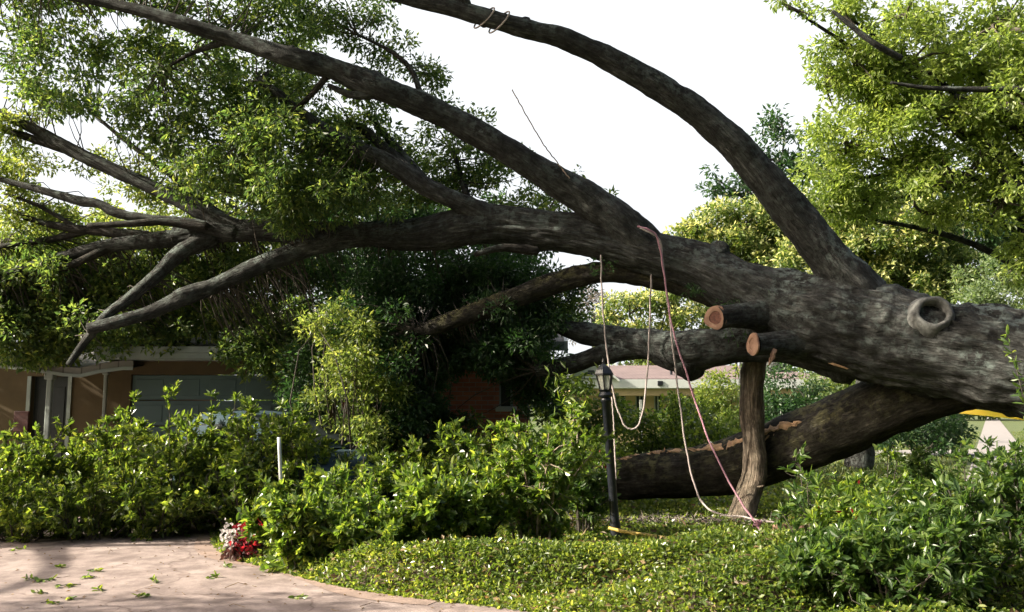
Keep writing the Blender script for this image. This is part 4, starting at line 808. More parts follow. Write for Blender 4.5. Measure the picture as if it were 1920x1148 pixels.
k = np.arange(8)[:, None] * 6; i = np.arange(6)[None]; j = (i + 1) % 6; mb.add(V, np.stack([k + i, k + j, k + 6 + j, k + 6 + i], -1).reshape(-1, 4)); mb.f.append(np.array([[5, 4, 3, 2, 1, 0]])); mb.mi.append(np.zeros(1)); mb.build('cap', M['black'], lan)
mb = MB(); mb.lathe([(0.012, 15 * ls), (0.012, 20 * ls), (0.022, 22 * ls), (0.022, 30 * ls), (0.008, 34 * ls), (0, 34.5 * ls)], c0, 12, 0, axis); mb.build('bulb', M['bulb'], lan, True)

# ------------------------------------------------------------------ ropes and tape
def rope(name, pts, r, m, label, cat='rope', group=None, n=None):
    mb = MB(); q = [P(*p) for p in pts]; g_ = rng(int(pts[0][0])); c = catmull(np.array(q), len(q) * 7); t_ = np.linspace(0, 40, len(c)); c[1:-1] += 0.0035 * np.c_[np.sin(t_ * 2.1 + 1), np.sin(t_ * 1.7), np.sin(t_ * 1.1 + 2)][1:-1] + g_.normal(size=c[1:-1].shape) * 0.0012; sweep(mb, c, [r * 0.88] * len(c), 8, len(c) * 2, 0, 0); o = mb.build(name, M[m], None, True); return tag(o, label, cat, group)
rope('rope', [(1195, 425, 12.0), (1215, 430, 11.95), (1233, 448, 12.0), (1243, 500, 12.05), (1252, 560, 12.05), (1262, 620, 12.0), (1290, 710, 11.95), (1325, 815, 11.7), (1365, 900, 11.45), (1405, 965, 11.2), (1418, 982, 11.1), (1426, 998, 10.95)], 0.0145, 'rope_pink', 'purple pink rope slanting from the trunk down to a knot in the ground cover')
rope('rope', [(1200, 428, 11.95), (1222, 438, 11.95), (1238, 455, 12.05), (1246, 520, 12.1), (1256, 600, 12.1), (1266, 690, 12.1), (1278, 780, 12.1), (1290, 860, 12.1), (1306, 920, 12.0), (1325, 952, 11.8), (1355, 965, 11.6), (1390, 969, 11.5), (1420, 975, 11.35), (1452, 980, 11.25)], 0.014, 'rope_grey', 'grey rope hanging from the trunk beside the pink rope, trailing on the ground')
rope('rope', [(1127, 470, 12.45), (1127, 495, 12.33), (1128, 540, 12.3), (1132, 600, 12.3), (1138, 660, 12.3), (1146, 715, 12.3), (1157, 765, 12.3), (1172, 798, 12.3), (1188, 805, 12.3), (1202, 785, 12.3), (1211, 730, 12.3), (1217, 640, 12.3), (1219, 570, 12.3), (1221, 525, 12.34), (1222, 505, 12.5)], 0.014, 'rope_grey', 'pale rope hanging in a deep loop from the limb behind the lantern')
rope('rope', [(960, 168, 11.6), (990, 222, 11.7), (1020, 272, 11.85), (1045, 305, 12.0), (1068, 335, 12.1)], 0.009, 'rope_thin', 'thin buff line slanting against the white sky above the long limb')
rope('rope', [(1147, 740, 12.05), (1151, 800, 12.05), (1153, 850, 12.05), (1155, 900, 12.0)], 0.011, 'rope_grey', 'short pale rope end dangling along the right side of the lamp post')
def wrap(px, py, Y, w, label):
    mb = MB(); c = P(px, py, Y); r = w / 2 * Y / FPX * 0.94 + 0.004; pts = []
    for q in np.linspace(0, 2 * np.pi, 25): pts.append(c + np.array([0.10 * math.sin(q + 0.5) + 0.10 * math.cos(q) * 0.5, -math.cos(q) * r * 1.0, math.sin(q) * r * 1.1]))
    sweep(mb, pts, [0.011] * 25, 6, 60); tag(mb.build('rope', M['rope_grey'], None, True), label, 'rope')
wrap(908, 34, 10.8, 36, 'pale rope turn tied round the topmost limb nearest its broken tip')
wrap(936, 42, 10.82, 38, 'faint rope turn round the topmost limb beside the knobbly burl')
mb = MB(); kc_ = P(1418, 982, 11.08)
for j in range(3):
    sweep(mb, [kc_ + np.array([math.cos(q) * 0.035 + 0.012 * j, math.sin(q) * 0.03, (j - 1) * 0.022 + math.sin(q * 2) * 0.01]) for q in np.linspace(0, 6.2, 12)], [0.0145] * 12, 8, 30)
tag(mb.build('rope_knot', M['rope_pink'], None, True), 'purple pink knot at the foot of the slanting rope', 'rope knot')
def strip(name, pts, wd, m, label, cat):
    q = catmull(np.array([P(*p) for p in pts]), 40); mb = MB(); wv = np.linspace(0, 3, 40)
    upv = np.c_[np.zeros(40), 0.25 * np.sin(wv * 2), np.ones(40)] * wd / 2
    a_, b_ = q + upv, q - upv; nrm_ = np.array([0, 0.004, 0]); k = np.arange(39)
    mb.add(np.vstack([a_, b_, a_ + nrm_, b_ + nrm_]), np.concatenate([np.stack([k, k + 40, k + 41, k + 1], -1), np.stack([k + 80, k + 81, k + 121, k + 120], -1)]))
    return tag(mb.build(name, M[m], None, True), label, cat)
strip('caution_tape', [(1740, 757, 17.6), (1790, 769, 17.2), (1840, 774, 16.8), (1905, 781, 16.4), (1990, 792, 16)], 0.105, 'tape', 'bright yellow tape stretched under the trunk above the pavement', 'tape')
def pole(pts, r, label, m='bamboo'):
    mb = MB(); sweep(mb, [P(*p) for p in pts], [r * 0.9] + [r] * (len(pts) - 2) + [r * 0.5], 10, 50, 0.12, 0.05, 5); o = mb.build('strap', M[m], None, True); return tag(o, label, 'strap')
pole([(1142, 990, 10.45), (1165, 996, 10.35), (1200, 1002, 10.25), (1250, 1009, 10.1), (1300, 1015, 9.95), (1335, 1022, 9.85)], 0.022, 'yellow strap lying on the ground cover from the foot of the lamp post')
pole([(1425, 1026, 9.7), (1470, 1025, 9.7), (1520, 1027, 9.65), (1556, 1031, 9.6)], 0.016, 'short yellow strap lying beside the right hand shrub')
# white marker stake
mb = MB(); sa, sb = G(534, 960, 0.0), P(523, 820, 10.6); sa = np.array([P(532, 920, 10.6)[0] + 0.02, 10.6, 0.0])
sweep(mb, [sa, (sa + sb) / 2, sb], [0.022, 0.022, 0.022], 10, 10); tag(mb.build('marker_stake', M['white'], None, True), 'slim white leaning stake among the leaves at the driveway corner', 'stake')
# wood chunks
for px, py, Y, L, lab in ((1462, 990, 10.9, 0.16, 'pale sawn wood chunk beside the foot of the pink rope'), (1503, 991, 10.85, 0.14, 'pale wood scrap at the edge of the right hand shrub, farther from the pink rope'), (1412, 1030, 9.6, 0.12, 'grey wood scrap lying before the two yellow straps')):
    mb = MB(); c = P(px, py, Y); sweep(mb, [c + [-L / 2, 0, 0], c, c + [L / 2, 0.03, 0.01]], [0.035, 0.05, 0.03], 9, 8, 0.25, 0.1, int(px)); tag(mb.build('wood_chunk', M['wood' if py < 1000 else 'dry'], None), lab, 'wood scrap')

# ------------------------------------------------------------------ shrubs and brush
def shrub(name, label, cat, base, H, Wd, seed, nst=9, L=0.09, W=0.04, m='leaf_shrub', sm='twig', density=1.0, group=None, droop=0.0, lean=(0, 0), fine=True, start=0.25, extra=None, sr=0.011, depth=None):
    g = rng(seed); base = np.array([base[0], base[1], base[2] if len(base) > 2 else 0.02]); t = thing(name, base, label, cat, group)
    sb = MB(); mb = MB(); tips = []; dirs = []
    dW = depth or Wd
    for k in range(nst):
        ph = 2 * np.pi * (k + g.uniform(0, 0.8)) / nst; ro = g.uniform(0.25, 1.0)
        end = base + np.array([math.cos(ph) * Wd / 2 * ro + lean[0], math.sin(ph) * dW / 2 * ro + lean[1], H * (1.0 - 0.4 * ro ** 2) * g.choice([0.72, 0.85, 0.95, 1.0, 1.12]) * g.uniform(0.93, 1.07)])
        mid = base * 0.5 + end * 0.5 + np.array([math.cos(ph) * Wd * 0.04, math.sin(ph) * Wd * 0.04, H * 0.10 - droop * H])
        b0 = base + np.array([math.cos(ph), math.sin(ph), 0]) * g.uniform(0.03, 0.16) * Wd
        c, r = sweep(sb, [b0, mid, end], [sr, sr * 0.7, sr * 0.25], 6, 12, 0.1, 0, seed + k)
        T = unit(np.gradient(c, axis=0))
        ntw = max(3, int(7 * density))
        for q in np.linspace(start, 0.97, ntw):
            i = int(q * 11); d = unit(T[i] * 0.6 + g.normal(size=3) * 0.65 + [0, 0, 0.15]); ln = g.uniform(0.10, 0.24) * min(1.3, max(H, Wd) ** 0.6)
            e = c[i] + d * ln; tubes(sb, [c[i]], [e], sr * 0.35, sr * 0.15, 0.0, seed + k, 4, 4)
            nl = int(11 * density)
            s = g.uniform(0.15, 1.0, nl)[:, None]; tips.append(c[i] + d * ln * s); o = g.normal(size=(nl, 3)); dirs.append(d * 0.7 + o * 0.6)
        nl = int(12 * density); tips.append(np.repeat(end[None], nl, 0) + g.normal(size=(nl, 3)) * 0.015); dirs.append(T[-1] * 0.5 + g.normal(size=(nl, 3)) * 0.6)
    pos = np.concatenate(tips); dd = np.concatenate(dirs); ok = pos[:, 2] > 0.03
    leaves(mb, pos[ok], dd[ok], L, W, seed + 1, 0.45, fine)
    sb.build('stem', M[sm], t)
    if extra:
        for nm, em, cnt, l_, w_ in extra:
            i = g.randint(0, len(pos), cnt); leaves(mb, pos[i] + g.normal(size=(cnt, 3)) * 0.02 + [0, 0, 0.02], g.normal(size=(cnt, 3)) + [0, 0, 0.6], l_, w_, seed + 5, 0.3, fine, 1)
    mb.build('foliage', [M[m]] + [M[q[1]] for q in (extra or [])], t)
    return t
def gb(px, py, z=0.02): q = G(px, py, z); return (q[0], q[1], z)
# centre shrubs
shrub('shrub', 'large loose green shrub with pale forked stems, left of the lamp post', 'shrub', gb(1005, 1012, 0.2), 1.34, 1.55, 201, 22, 0.085, 0.036, 'leaf_shrub', 'stem_pale', 1.9, sr=0.014, depth=1.2, start=0.08)
shrub('shrub', 'bright broad leaved bush between the large pale stemmed shrub and the driveway bushes', 'shrub', gb(790, 1030, 0.2), 0.70, 1.15, 202, 14, 0.095, 0.046, 'leaf_shrub', 'twig', 1.7, depth=1.0, start=0.06)
shrub('shrub', 'sunlit glossy bush at the driveway edge beside the red and white flowers', 'shrub', gb(565, 1062, 0.08), 0.74, 1.05, 203, 15, 0.082, 0.038, 'leaf_shrub', 'twig', 2.0, depth=0.9, start=0.05)
shrub('shrub', 'glossy bush right behind the white stake', 'shrub', gb(660, 1005, 0.15), 0.85, 1.2, 204, 16, 0.085, 0.038, 'leaf_shrub', 'twig', 1.3)
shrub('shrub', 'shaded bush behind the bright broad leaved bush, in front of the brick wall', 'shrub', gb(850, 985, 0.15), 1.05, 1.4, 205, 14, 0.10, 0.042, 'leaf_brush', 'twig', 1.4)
shrub('shrub', 'spreading green bush low at the foot of the lamp post', 'shrub', gb(1095, 995, 0.15), 0.8, 0.75, 206, 12, 0.085, 0.034, 'leaf_cool', 'twig', 1.3)
shrub('shrub', 'low bright bush in the gap between the driveway edge bush and the broad leaved bush', 'shrub', gb(680, 1045, 0.15), 0.52, 1.1, 212, 13, 0.08, 0.036, 'leaf_shrub', 'twig', 1.8, start=0.05)
shrub('shrub', 'bright bush between the broad leaved bush and the large pale stemmed shrub', 'shrub', gb(895, 1020, 0.2), 0.66, 1.05, 213, 13, 0.085, 0.036, 'leaf_shrub', 'twig', 1.7, start=0.06)
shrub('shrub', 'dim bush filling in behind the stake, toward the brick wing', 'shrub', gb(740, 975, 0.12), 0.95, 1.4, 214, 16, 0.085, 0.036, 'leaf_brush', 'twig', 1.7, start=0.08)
# slender plant left of the lamp
t = shrub('slender_plant', 'slender plant with bare pale stems and a bright leafy top, left of the lantern', 'plant', gb(1065, 955), 1.0, 0.35, 207, 5, 0.10, 0.034, 'leaf_brush', 'stem_pale', 0.8, start=0.5)
mb = MB(); tp = []; g = rng(210)
s = MB()
for a, b, c in (((1070, 850, 12.6), (1076, 790, 12.6), (1080, 735, 12.6)), ((1083, 850, 12.6), (1082, 800, 12.6), (1078, 740, 12.6))): sweep(s, [P(*a), P(*b), P(*c)], [0.013, 0.012, 0.008], 7, 12)
s.build('stem', M['stem_pale'], t)
for c, k in ((P(1078, 745, 12.6), 90), (P(1060, 715, 12.6), 70), (P(1100, 725, 12.6), 60), (P(1075, 765, 12.6), 60)):
    leaves(mb, c + g.normal(size=(k, 3)) * [0.13, 0.12, 0.1], g.normal(size=(k, 3)) + [0, 0, 0.1], 0.12, 0.035, 211, 0.4, True)
mb.build('foliage', M['leaf_shrub'], t)
shrub('shrub', 'yellow green leafy clump just left of the lamp post at lantern foot height', 'shrub', gb(1118, 965, 0.1), 1.15, 0.6, 208, 9, 0.10, 0.03, 'leaf_shrub', 'stem_pale', 1.1, start=0.45, extra=[('bloom', 'petal_red', 40, 0.06, 0.04)])
# tall sunlit bush before the brick wing
tb = thing('tall_bush', (xat(650, 12.9), 12.9, 0), 'tall yellow green bush standing sunlit before the dark brick wing', 'bush')
mb = MB(); cen = crown(mb, [B(615, 590, 12.7, 50, 60), B(645, 660, 12.6, 80, 80), B(720, 690, 12.6, 50, 60), B(660, 760, 12.7, 90, 70), B(680, 850, 12.8, 100, 80)], 0.17, 0.08, 0.036, 1.3, 1.9, 220, zmin=0.1); mb.build('foliage', M['leaf_sun'], tb)
mb = MB(); bb = np.array([xat(660, 12.9), 12.9, 0.0]); tubes(mb, np.repeat(bb[None], len(cen[::2]), 0), cen[::2], 0.02, 0.004, 0.02, 221); mb.build('stem', M['twig'], tb)
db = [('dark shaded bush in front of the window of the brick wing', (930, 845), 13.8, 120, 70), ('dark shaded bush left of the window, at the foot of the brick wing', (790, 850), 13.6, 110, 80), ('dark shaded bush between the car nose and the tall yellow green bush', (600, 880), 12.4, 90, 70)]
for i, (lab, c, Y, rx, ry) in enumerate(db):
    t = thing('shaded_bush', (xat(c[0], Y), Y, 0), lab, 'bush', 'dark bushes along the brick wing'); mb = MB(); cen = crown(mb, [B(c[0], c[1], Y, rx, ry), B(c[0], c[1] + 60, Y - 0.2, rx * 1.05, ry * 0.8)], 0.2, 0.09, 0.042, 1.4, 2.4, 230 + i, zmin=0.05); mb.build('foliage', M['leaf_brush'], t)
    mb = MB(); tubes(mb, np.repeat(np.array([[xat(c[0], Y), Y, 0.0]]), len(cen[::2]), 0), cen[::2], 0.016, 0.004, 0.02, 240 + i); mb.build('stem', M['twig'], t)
# brush heap on the driveway
brush = [
 ((60, 10.9, 905), 1.9, 'broken leafy branch lying frontmost at the left end of the driveway heap', 12), ((190, 11.0, 890), 1.7, 'broken leafy branch low at the front of the driveway heap, under its brightest tuft', 12),
 ((310, 11.2, 880), 1.7, 'dark broken branch at the front of the heap nearest the red flowers', 12), ((10, 11.9, 830), 1.7, 'broken branch in the heap standing before the porch, far left', 12),
 ((95, 12.0, 805), 1.5, 'tall bright topped broken branch in the heap before the white porch post', 14), ((225, 12.1, 800), 1.6, 'broken branch leaning up in the heap before the garage door', 12),
 ((345, 11.6, 770), 1.3, 'broken branch heaped before the blue car flank', 12), ((470, 11.2, 870), 1.4, 'broken branch lying left of the white stake', 11),
 ((410, 11.9, 745), 1.3, 'yellowish broken branch standing against the car left of the white stake', 14), ((500, 11.5, 770), 1.2, 'broken branch covering the car nose behind the white stake', 14),
 ((225, 12.9, 770), 1.1, 'upright leafy branch tip rearmost in the heap, before the tan wall', 9), ((590, 11.3, 835), 1.3, 'broken branch tip over the car nose, right of the white stake', 14), ((560, 11.6, 770), 0.9, 'thin leafy branch reaching up the windscreen of the car', 11)]
for i, ((px, Y, ty), Wd, lab, ns) in enumerate(brush):
    shrub('broken_branch', lab, 'branch', (xat(px, Y), Y), zat(ty, Y) * (0.9 if i < 4 else 1.0), Wd * 1.1, 300 + i * 3, ns + 7, 0.085, 0.036, 'leaf_brush', 'twig', 1.55, 'broken branches heaped on the driveway', 0.05, depth=1.2, start=0.12)
# flowers
fl = thing('flower_clump', (*gb(458, 1050)[:2], 0.02), 'clump of red and whitish flowers at the corner of the driveway', 'flowers')
g = rng(400); c = np.array([*gb(458, 1050)[:2], 0.0])
mb = MB(); n = 420; q = c + rdir(g, n) * g.uniform(0, 1, (n, 1)) ** 0.5 * [0.24, 0.2, 0.3]; q[:, 2] = np.abs(q[:, 2]) + 0.03; leaves(mb, q, g.normal(size=(n, 3)) + [0, 0, 0.3], 0.07, 0.045, 401, 0.4, True); mb.build('foliage', M['leaf_purple'], fl)
for nm, off, sp, n in (('red_blossom', (0.06, -0.1, 0.26), (0.11, 0.1, 0.14), 200), ('white_blossom', (-0.13, -0.08, 0.26), (0.08, 0.1, 0.10), 110)):
    mb = MB(); q = c + off + g.normal(size=(n, 3)) * np.array(sp) * 0.6; q[:, 2] = np.maximum(q[:, 2], 0.04); leaves(mb, q, g.normal(size=(n, 3)) + [0, -0.3, 0.3], 0.045, 0.035, 402, 0.3, True); mb.build(nm, M['petal_red' if nm[0] == 'r' else 'petal_white'], fl)
# right foreground shrubs
rs = [((1620, 1120), 0.90, 1.0, 'leafy shrub at the left of the right hand thicket, with a red leaf cluster', 0), ((1780, 1160), 0.86, 1.3, 'shrub filling the bottom right corner, in front of the pavement', 1), ((1925, 1100), 1.12, 1.1, 'shrub at the right picture edge below the trunk', 2),
      ((1700, 1060), 0.74, 1.3, 'shrub rising in the middle of the right hand thicket before the pavement', 3), ((1560, 1165), 0.6, 0.9, 'low shrub at the bottom edge left of the right hand thicket', 4), ((1740, 1010), 0.95, 0.7, 'shrub behind the corner shrub, its tip against the pavement', 5), ((1590, 1040), 0.75, 0.8, 'small grey green shrub beside the yellow strap and wood scraps', 6),
      ((1690, 1180), 0.7, 1.1, 'dim low shrub at the bottom edge, under the corner shrub', 7)]
rs += [((1530, 1100), 1.0, 0.7, 'airy sprig shrub standing over the short yellow strap', 8), ((1660, 1030), 1.2, 0.6, 'airy tall sprig shrub below the bright yellow tape', 9), ((1830, 1060), 1.2, 0.8, 'airy tall sprig shrub before the pavement, near the picture edge', 10)]
for p, H, Wd, lab, i in rs:
    shrub('shrub', lab, 'shrub', gb(*p), H, Wd, 500 + i * 7, 9 if i > 7 else 20, 0.078, 0.03, 'leaf_cool' if i % 3 else 'leaf_shrub', 'twig', 1.2 if i > 7 else 1.8, 'thicket of shrubs at the right', extra=[('red_leaf', 'petal_red', 30, 0.06, 0.035)] if i == 0 else None, start=0.1)
sp = thing('sprig', (*gb(1910, 1060)[:2], 0.3), 'thin tall sprig of light leaves crossing the trunk at the right edge', 'sprig'); mb = MB(); lf = MB(); g = rng(560)
c_, _ = sweep(mb, [P(1940, 900, 8.5), P(1925, 780, 8.5), P(1908, 700, 8.5), P(1885, 620, 8.5)], [0.008, 0.007, 0.005, 0.002], 6, 30); mb.build('stem', M['twig'], sp)
for i in range(6, 30, 2):
    leaves(lf, np.repeat(c_[i][None], 5, 0), g.normal(size=(5, 3)) + [-0.3, 0, 0.2], 0.09, 0.03, 561 + i, 0.3, True)
lf.build('foliage', M['leaf_shrub'], sp)
# bare twigs at the very front and sprigs on the driveway
for i, (a, b, lab) in enumerate((((1305, 1165), (1292, 1105), 'bare pinkish twig poking up at the bottom edge, leftmost of three'), ((1312, 1165), (1318, 1112), 'bare pinkish twig poking up at the bottom edge, middle of three'), ((1352, 1165), (1355, 1118), 'bare grey twig poking up at the bottom edge, rightmost of three'))):
    mb = MB(); sweep(mb, [P(*a, 7.0), P((a[0] + b[0]) / 2 + 3, (a[1] + b[1]) / 2, 7.0), P(*b, 7.0)], [0.011, 0.008, 0.004], 6, 10, 0.1); tag(mb.build('bare_twig', M['stem_pale'], None), lab, 'twig')
spr = [(112, 1062), (60, 1086), (85, 1088), (128, 1098), (185, 1106), (75, 1112), (265, 1118), (172, 1070), (168, 1082), (400, 1082), (425, 1062), (290, 1090), (130, 1122), (95, 1130), (560, 1120), (35, 1030)]
whr = ['alone nearest the brush heap', 'nearest the left picture edge', 'second from the left picture edge', 'in the tip of the sunlit patch', 'in the middle of the shadowed front', 'at the front left in shadow', 'in the light before the shadow edge', 'upper one of a pair below the heap', 'lower one of a pair below the heap', 'below the flower clump', 'right against the flower clump', 'alone in the sunlit middle', 'frontmost but one', 'frontmost at the bottom edge', 'farthest right near the bed edge', 'at the far left under the heap']
for i, (p, wh) in enumerate(zip(spr, whr)):
    g = rng(600 + i); q = G(*p, 0.04); t = MB(); n = g.randint(8, 18); d = unit(np.array([g.normal(), g.normal() * 0.5, 0])); s = g.uniform(0, 1, (n, 1)); ln = g.uniform(0.06, 0.18)
    o = g.normal(size=(n, 3)); o[:, 2] = np.abs(o[:, 2]) * 0.35
    leaves(t, q + d * ln * (s - 0.5), d * 0.6 + o, 0.052, 0.024, 610 + i, 0.5, True, 0); sweep(t, [q - d * ln * 0.6, q + [0, 0, 0.01], q + d * ln * 0.5], [0.004, 0.004, 0.003], 5, 6, mi=1)
    tag(t.build('leaf_sprig', [M['leaf_shrub'], M['twig']], None), 'small torn leaf sprig on the driveway, ' + wh, 'leaf sprig', 'torn sprigs scattered on the driveway')

mb = MB(); g = rng(640); n = 1500; y = g.uniform(6.2, 11, n); x = g.uniform(-1, 1, n) * 0 + g.uniform(-7, 1.5, n); d_ = edge_dist(x, y)
ok = (d_ < -0.02) & (g.uniform(size=n) < np.where(d_ > -0.35, 1.0, 0.28)); x, y = x[ok], y[ok]; dd = g.normal(size=(len(x), 3)); dd[:, 2] = 0.05
leaves(mb, np.c_[x, y, np.full(len(x), 0.036)], dd, 0.032, 0.014, 641, 0.8); n = 70; x = g.uniform(-6, 1, n); y = g.uniform(6.4, 10.2, n); ok = edge_dist(x, y) < -0.05; A = np.c_[x, y, np.full(n, 0.036)][ok]; dd = g.normal(size=A.shape) * 0.09; dd[:, 2] = 0.003
tubes(mb, A, A + dd, 0.003, 0.002, 0.0, 642, 4, 3)
tag(mb.build('leaf_debris', M['leaf_brown']), 'brown leaf bits and twigs strewn over the driveway', 'debris', kind='stuff')
# ------------------------------------------------------------------ standing trees and far shrubs
def tree(name, label, base, r, blobs, m, rl, L, W, seed, lai=1.4, fill=2.2, group=None, bark='bark', tip=None, limbs=(), zmin=None, shell=0.5, cat='tree'):
    t = thing(name, (base[0], base[1], 0), label, cat, group); b = np.array([base[0], base[1], -0.05])
    mb = MB(); cc = np.mean([q[0] for q in blobs], 0); top = np.array([b[0] * 0.4 + cc[0] * 0.6, b[1] * 0.4 + cc[1] * 0.6, cc[2]])
    c, rr_ = sweep(mb, [b, b * 0.6 + top * 0.4 + [0.1, 0, 0], top], [r * 1.25, r * 0.8, r * 0.35], 16, 30, 0.08, 0.05, seed)
    for k, (bc, br) in enumerate(blobs):
        i = min(29, 14 + (k * 5) % 15); sweep(mb, [c[i], c[i] * 0.5 + bc * 0.5 + [0, 0, 0.1 * np.linalg.norm(bc - c[i])], bc], [r * 0.28, r * 0.16, r * 0.05], 8, 14, 0.08, 0.03, seed + k)
    for k, l in enumerate(limbs): sweep(mb, [P(*q[:3]) for q in l], [q[3] / 2 * q[2] / FPX for q in l], 16, 40, 0.08, 0.05, seed + 40 + k)
    mb.build('trunk', M[bark], t, True)
    mb = MB(); cen = crown(mb, blobs, rl, L, W, lai, fill, seed, mi=0, tipmi=1 if tip else None, zmin=zmin, shell=shell); ctr = np.array([q[0] for q in blobs]); A = np.array([ctr[np.argmin(((ctr - q) ** 2).sum(1))] for q in cen[::2]]); tubes(mb, A, cen[::2], r * 0.1, r * 0.02, 0.05, seed + 9, mi=2); mb.build('crown', [M[m], M[tip or m], M['twig']], t)
    return t
# near tree at the right
tree('right_tree', 'leafy bright green tree hanging in from the right over the fallen trunk', (13.5, 17.5), 0.42,
     [B(1470, 5, 15, 60, 14), B(1580, 25, 15, 80, 45), B(1700, 30, 15.5, 90, 50), B(1600, 110, 15.5, 90, 60), B(1700, 130, 15.5, 130, 80), B(1880, 50, 15, 80, 90), B(1900, 180, 15, 100, 90), B(1640, 200, 16, 110, 70), B(1550, 150, 16, 50, 35), B(1780, 230, 15.5, 150, 70),
      B(1590, 280, 16, 90, 60), B(1560, 340, 16.2, 70, 45), B(1550, 395, 16.4, 50, 35), B(1680, 310, 16.2, 90, 50), B(1800, 340, 15.5, 110, 60), B(1880, 380, 15.5, 90, 45), B(1930, 480, 15.8, 60, 60), B(2040, 250, 15.5, 140, 250), B(1820, 120, 16, 110, 80), B(1740, 400, 16, 50, 25), B(1640, 380, 16.2, 50, 40)],
     'leaf_right', 0.25, 0.11, 0.05, 700, 1.6, 3.2, shell=0.4, limbs=[[(1990, 280, 15.2, 44), (1900, 225, 15.2, 34), (1840, 195, 15.2, 22), (1790, 180, 15.2, 8)], [(1960, 168, 14.5, 16), (1850, 168, 14.5, 12), (1740, 165, 14.5, 9), (1670, 155, 14.5, 5)], [(1990, 410, 15.2, 36), (1900, 345, 15.2, 28), (1870, 300, 15.2, 18), (1850, 260, 15.2, 8)], [(1690, 110, 14.4, 12), (1640, 82, 14.3, 12), (1600, 52, 14.3, 10), (1560, 20, 14.3, 7)]], zmin=2.0)
tree('round_tree', 'round crowned tree with pale yellow new growth on dark leaves, right of the arching limb', (xat(1600, 24), 24, 0), 0.3,
     [B(1650, 430, 23.5, 120, 75), B(1730, 460, 23.5, 95, 85), B(1600, 500, 23.5, 90, 65), B(1700, 530, 23.5, 120, 65), B(1570, 430, 24, 75, 60), B(1640, 395, 24, 70, 50), B(1760, 510, 24, 80, 65), B(1520, 470, 24, 60, 60)], 'leaf_camphor', 0.26, 0.13, 0.065, 710, 1.9, 3.2, tip='leaf_flush', shell=0.25, zmin=1.2)
tree('round_tree', 'pale yellow crowned tree behind the arching limb, left of the darker round tree', (xat(1390, 28), 28, 0), 0.3,
     [B(1390, 425, 28, 105, 60), B(1330, 440, 28, 65, 55), B(1440, 470, 28, 90, 55), B(1400, 500, 28, 100, 45), B(1490, 380, 28, 40, 38), B(1470, 420, 28, 70, 45), B(1300, 455, 28, 45, 40)], 'leaf_camphor', 0.28, 0.15, 0.075, 720, 1.9, 3.2, tip='leaf_flush', shell=0.25, zmin=1.2)
tree('tall_dark_tree', 'tall dark green tree standing behind the pale crowned trees against the sky', (xat(1450, 40), 40, 0), 0.5,
     [B(1470, 250, 40, 50, 40), B(1440, 300, 40, 40, 35), B(1350, 340, 40, 40, 30), B(1340, 365, 40, 28, 18), B(1500, 320, 40, 60, 60), B(1400, 350, 40, 40, 30), B(1380, 270, 40, 14, 16), B(1560, 330, 40, 60, 80), B(1440, 390, 40, 60, 30)], 'leaf_dark', 0.5, 0.26, 0.11, 730, 1.3, 2.0, zmin=2)
tree('shade_tree', 'very dark tree between the round tree and the bright right tree', (xat(2080, 29), 29, 0), 0.35,
     [B(1720, 350, 29, 90, 50), B(1800, 420, 29, 100, 60), B(1860, 470, 29, 90, 60), B(1880, 420, 29, 80, 60), B(1960, 450, 29, 90, 120)], 'leaf_dark', 0.4, 0.18, 0.08, 740, 1.5, 2.6, zmin=2)
tree('pale_tree', 'grey green hazy leaved tree at the right edge above the trunk end', (xat(2080, 20), 20, 0), 0.2,
     [B(1880, 520, 20, 90, 50), B(1850, 560, 19.5, 60, 40), B(1910, 590, 19.5, 60, 50), B(1960, 520, 20, 90, 70), B(1830, 545, 20, 40, 30)], 'leaf_grey', 0.22, 0.10, 0.05, 750, 1.3, 2.2, zmin=1.5)
tree('yellow_tree', 'yellowish tree seen in the gap between the limbs above the far house', (xat(1210, 46), 46, 0), 0.4,
     [B(1180, 590, 46, 60, 50), B(1250, 580, 46, 60, 60), B(1310, 590, 46, 60, 60), B(1220, 640, 46, 100, 40), B(1150, 600, 46, 35, 30), B(1340, 640, 46, 70, 50), B(1200, 680, 46, 80, 20)], 'leaf_camphor', 0.5, 0.24, 0.11, 760, 1.5, 2.4, tip='leaf_flush', shell=0.35, zmin=2)
tree('bare_tree', 'thin greyish half bare tree in the gap beside the dark hanging foliage', (xat(1115, 50), 50, 0), 0.3,
     [B(1110, 560, 50, 40, 50), B(1130, 600, 50, 40, 40), B(1090, 600, 50, 40, 40)], 'dry', 0.4, 0.2, 0.05, 770, 0.7, 1.5, zmin=2)
tree('back_tree', 'sunlit tree standing behind the garage roof at the left', (xat(260, 23), 23, 0), 0.4,
     [B(300, 420, 23, 130, 60), B(440, 400, 23, 110, 70), B(240, 480, 23, 140, 60), B(60, 480, 23, 110, 70), B(560, 460, 23, 110, 80), B(-60, 460, 23, 100, 100), B(60, 580, 22, 160, 60), B(300, 580, 22, 200, 60)], 'leaf_sun', 0.35, 0.13, 0.06, 780, 1.3, 2.0, zmin=2)
tree('back_tree', 'dark leafy tree standing behind the brick wing roof', (xat(780, 18.5), 19.5, 0), 0.3,
     [B(720, 420, 18.5, 150, 80), B(860, 430, 18.5, 120, 60), B(980, 450, 18.5, 80, 45), B(640, 530, 18.5, 130, 80), B(800, 540, 18.5, 140, 70), B(940, 530, 18.5, 90, 60), B(560, 440, 18.5, 110, 90), B(1060, 610, 22, 40, 30)], 'leaf_dark', 0.32, 0.12, 0.055, 790, 1.7, 2.8, zmin=2)
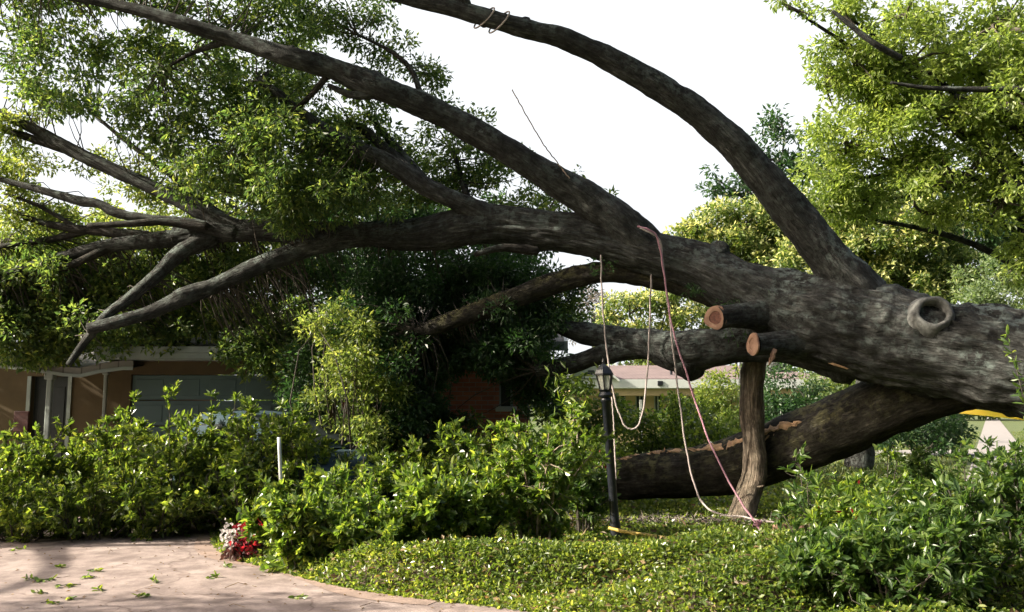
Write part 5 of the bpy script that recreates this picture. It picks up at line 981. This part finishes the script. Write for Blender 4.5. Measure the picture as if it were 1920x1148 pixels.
# shrubs beyond the log
fs = [('bright yellow green shrub right of the far house windows', (1360, 740), 24, 50, 60, 'leaf_sun'), ('dark rounded shrub behind the crooked prop trunk', (1470, 745), 22, 70, 70, 'leaf_dark'), ('pale green shrub under the hollow of the big trunk', (1530, 720), 25, 30, 55, 'leaf_grey'),
      ('vivid leafy bush framed by the trunk and its low limb', (1600, 720), 26, 60, 40, 'leaf_sun'), ('dark conical bush at the corner of the brick wing', (1062, 750), 18, 36, 70, 'leaf_brush'), ('shaded shrub before the far house, right of the lamp post', (1200, 810), 20, 70, 40, 'leaf_brush'),
      ('shaded shrub before the far house, between the two long ropes', (1290, 795), 20, 60, 60, 'leaf_brush'), ('leafy shrub before the far house windows', (1275, 775), 24, 40, 36, 'leaf_shrub'), ('low dark hedge bush behind the lamp post', (1120, 800), 17, 60, 60, 'leaf_brush'),
      ('dark overhanging bush under the trunk beside the pavement', (1720, 800), 30, 110, 38, 'leaf_dark'), ('deep green bush behind the crooked prop trunk base, right side', (1480, 820), 19, 60, 40, 'leaf_dark'), ('deep green bush behind the low limb, left of the crooked prop trunk', (1350, 815), 18, 60, 50, 'leaf_brush')]
for i, (lab, c, Y, rx, ry, m) in enumerate(fs):
    t = thing('garden_shrub', (xat(c[0], Y), Y, 0), lab, 'shrub', 'shrubs growing beyond the low limb'); mb = MB(); s = Y / FPX
    cen = crown(mb, [B(c[0], c[1], Y, rx, ry), B(c[0], c[1] + ry * 0.7, Y, rx * 1.1, ry * 0.8)], 0.24 if Y < 28 else 0.4, 0.11 if Y < 28 else 0.18, 0.055 if Y < 28 else 0.08, 1.5, 2.4, 800 + i * 5, zmin=0.0, shell=0.35); mb.build('foliage', M[m], t)
    mb = MB(); tubes(mb, np.repeat(np.array([[xat(c[0], Y), Y, 0.0]]), len(cen[::3]), 0), cen[::3], 0.03, 0.005, 0.02, 801 + i); mb.build('stem', M['twig'], t)
tree('shading_tree', 'unseen tree left of the garden, its crowns added to shade driveway and house', (-14, 9), 0.4,  # unseen tree; crown masses placed to shade driveway, trunk and porch
     [(np.array([-7.2, 10.2, 10.0]), np.array([2.6, 2.4, 1.2])), (np.array([-3.8, 9.8, 10.0]), np.array([2.8, 2.4, 1.2])), (np.array([-0.5, 9.2, 9.9]), np.array([2.4, 2.2, 1.2])), (np.array([2.0, 9.0, 10.2]), np.array([2.0, 2.0, 1.1])), (np.array([-11.5, 5.0, 4.3]), np.array([1.5, 0.9, 2.2])), (np.array([-11, 8.6, 11]), np.array([2, 1.5, 1.2])), (np.array([-13, 16.0, 3.6]), np.array([1.8, 2.2, 3.2])), (np.array([-12.4, 15.4, 2.2]), np.array([1.5, 1.8, 2.0])), (np.array([-12.6, 13.2, 2.6]), np.array([1.3, 1.2, 2.2]))],
     'leaf_oak', 0.5, 0.16, 0.075, 795, 1.5, 2.2, zmin=3)
# unseen trees added behind the viewpoint to cut sky fill on the garden
mb = MB(); g = rng(950); bl = []
for x in np.linspace(-34, 34, 11): bl.append((np.array([x, -17 + g.uniform(-3, 3), 10 + g.uniform(-1, 2)]), np.array([5.0, 4.0, 10.5])))
crown(mb, bl, 1.3, 0.55, 0.28, 1.5, 2.2, 951, zmin=0.2)
tag(mb.build('sky_blocking_wood', M['leaf_dark']), 'line of big unseen trees added behind the viewpoint to cut the sky fill', 'wood', kind='stuff')
# distant wood closing the view
mb = MB(); g = rng(900)
bl = []
for x in np.linspace(-75, 110, 60): 
    hgt = 5.5 + 2.5 * g.uniform(); y = g.uniform(110, 130); bl.append((np.array([x, y, hgt * 0.5]), np.array([4.5, 3, hgt * 0.6])))
crown(mb, bl, 1.5, 0.8, 0.4, 1.3, 2.0, 901, zmin=0)
tag(mb.build('distant_wood', M['leaf_camphor']), 'far off wood closing the view along the horizon', 'wood', kind='stuff')
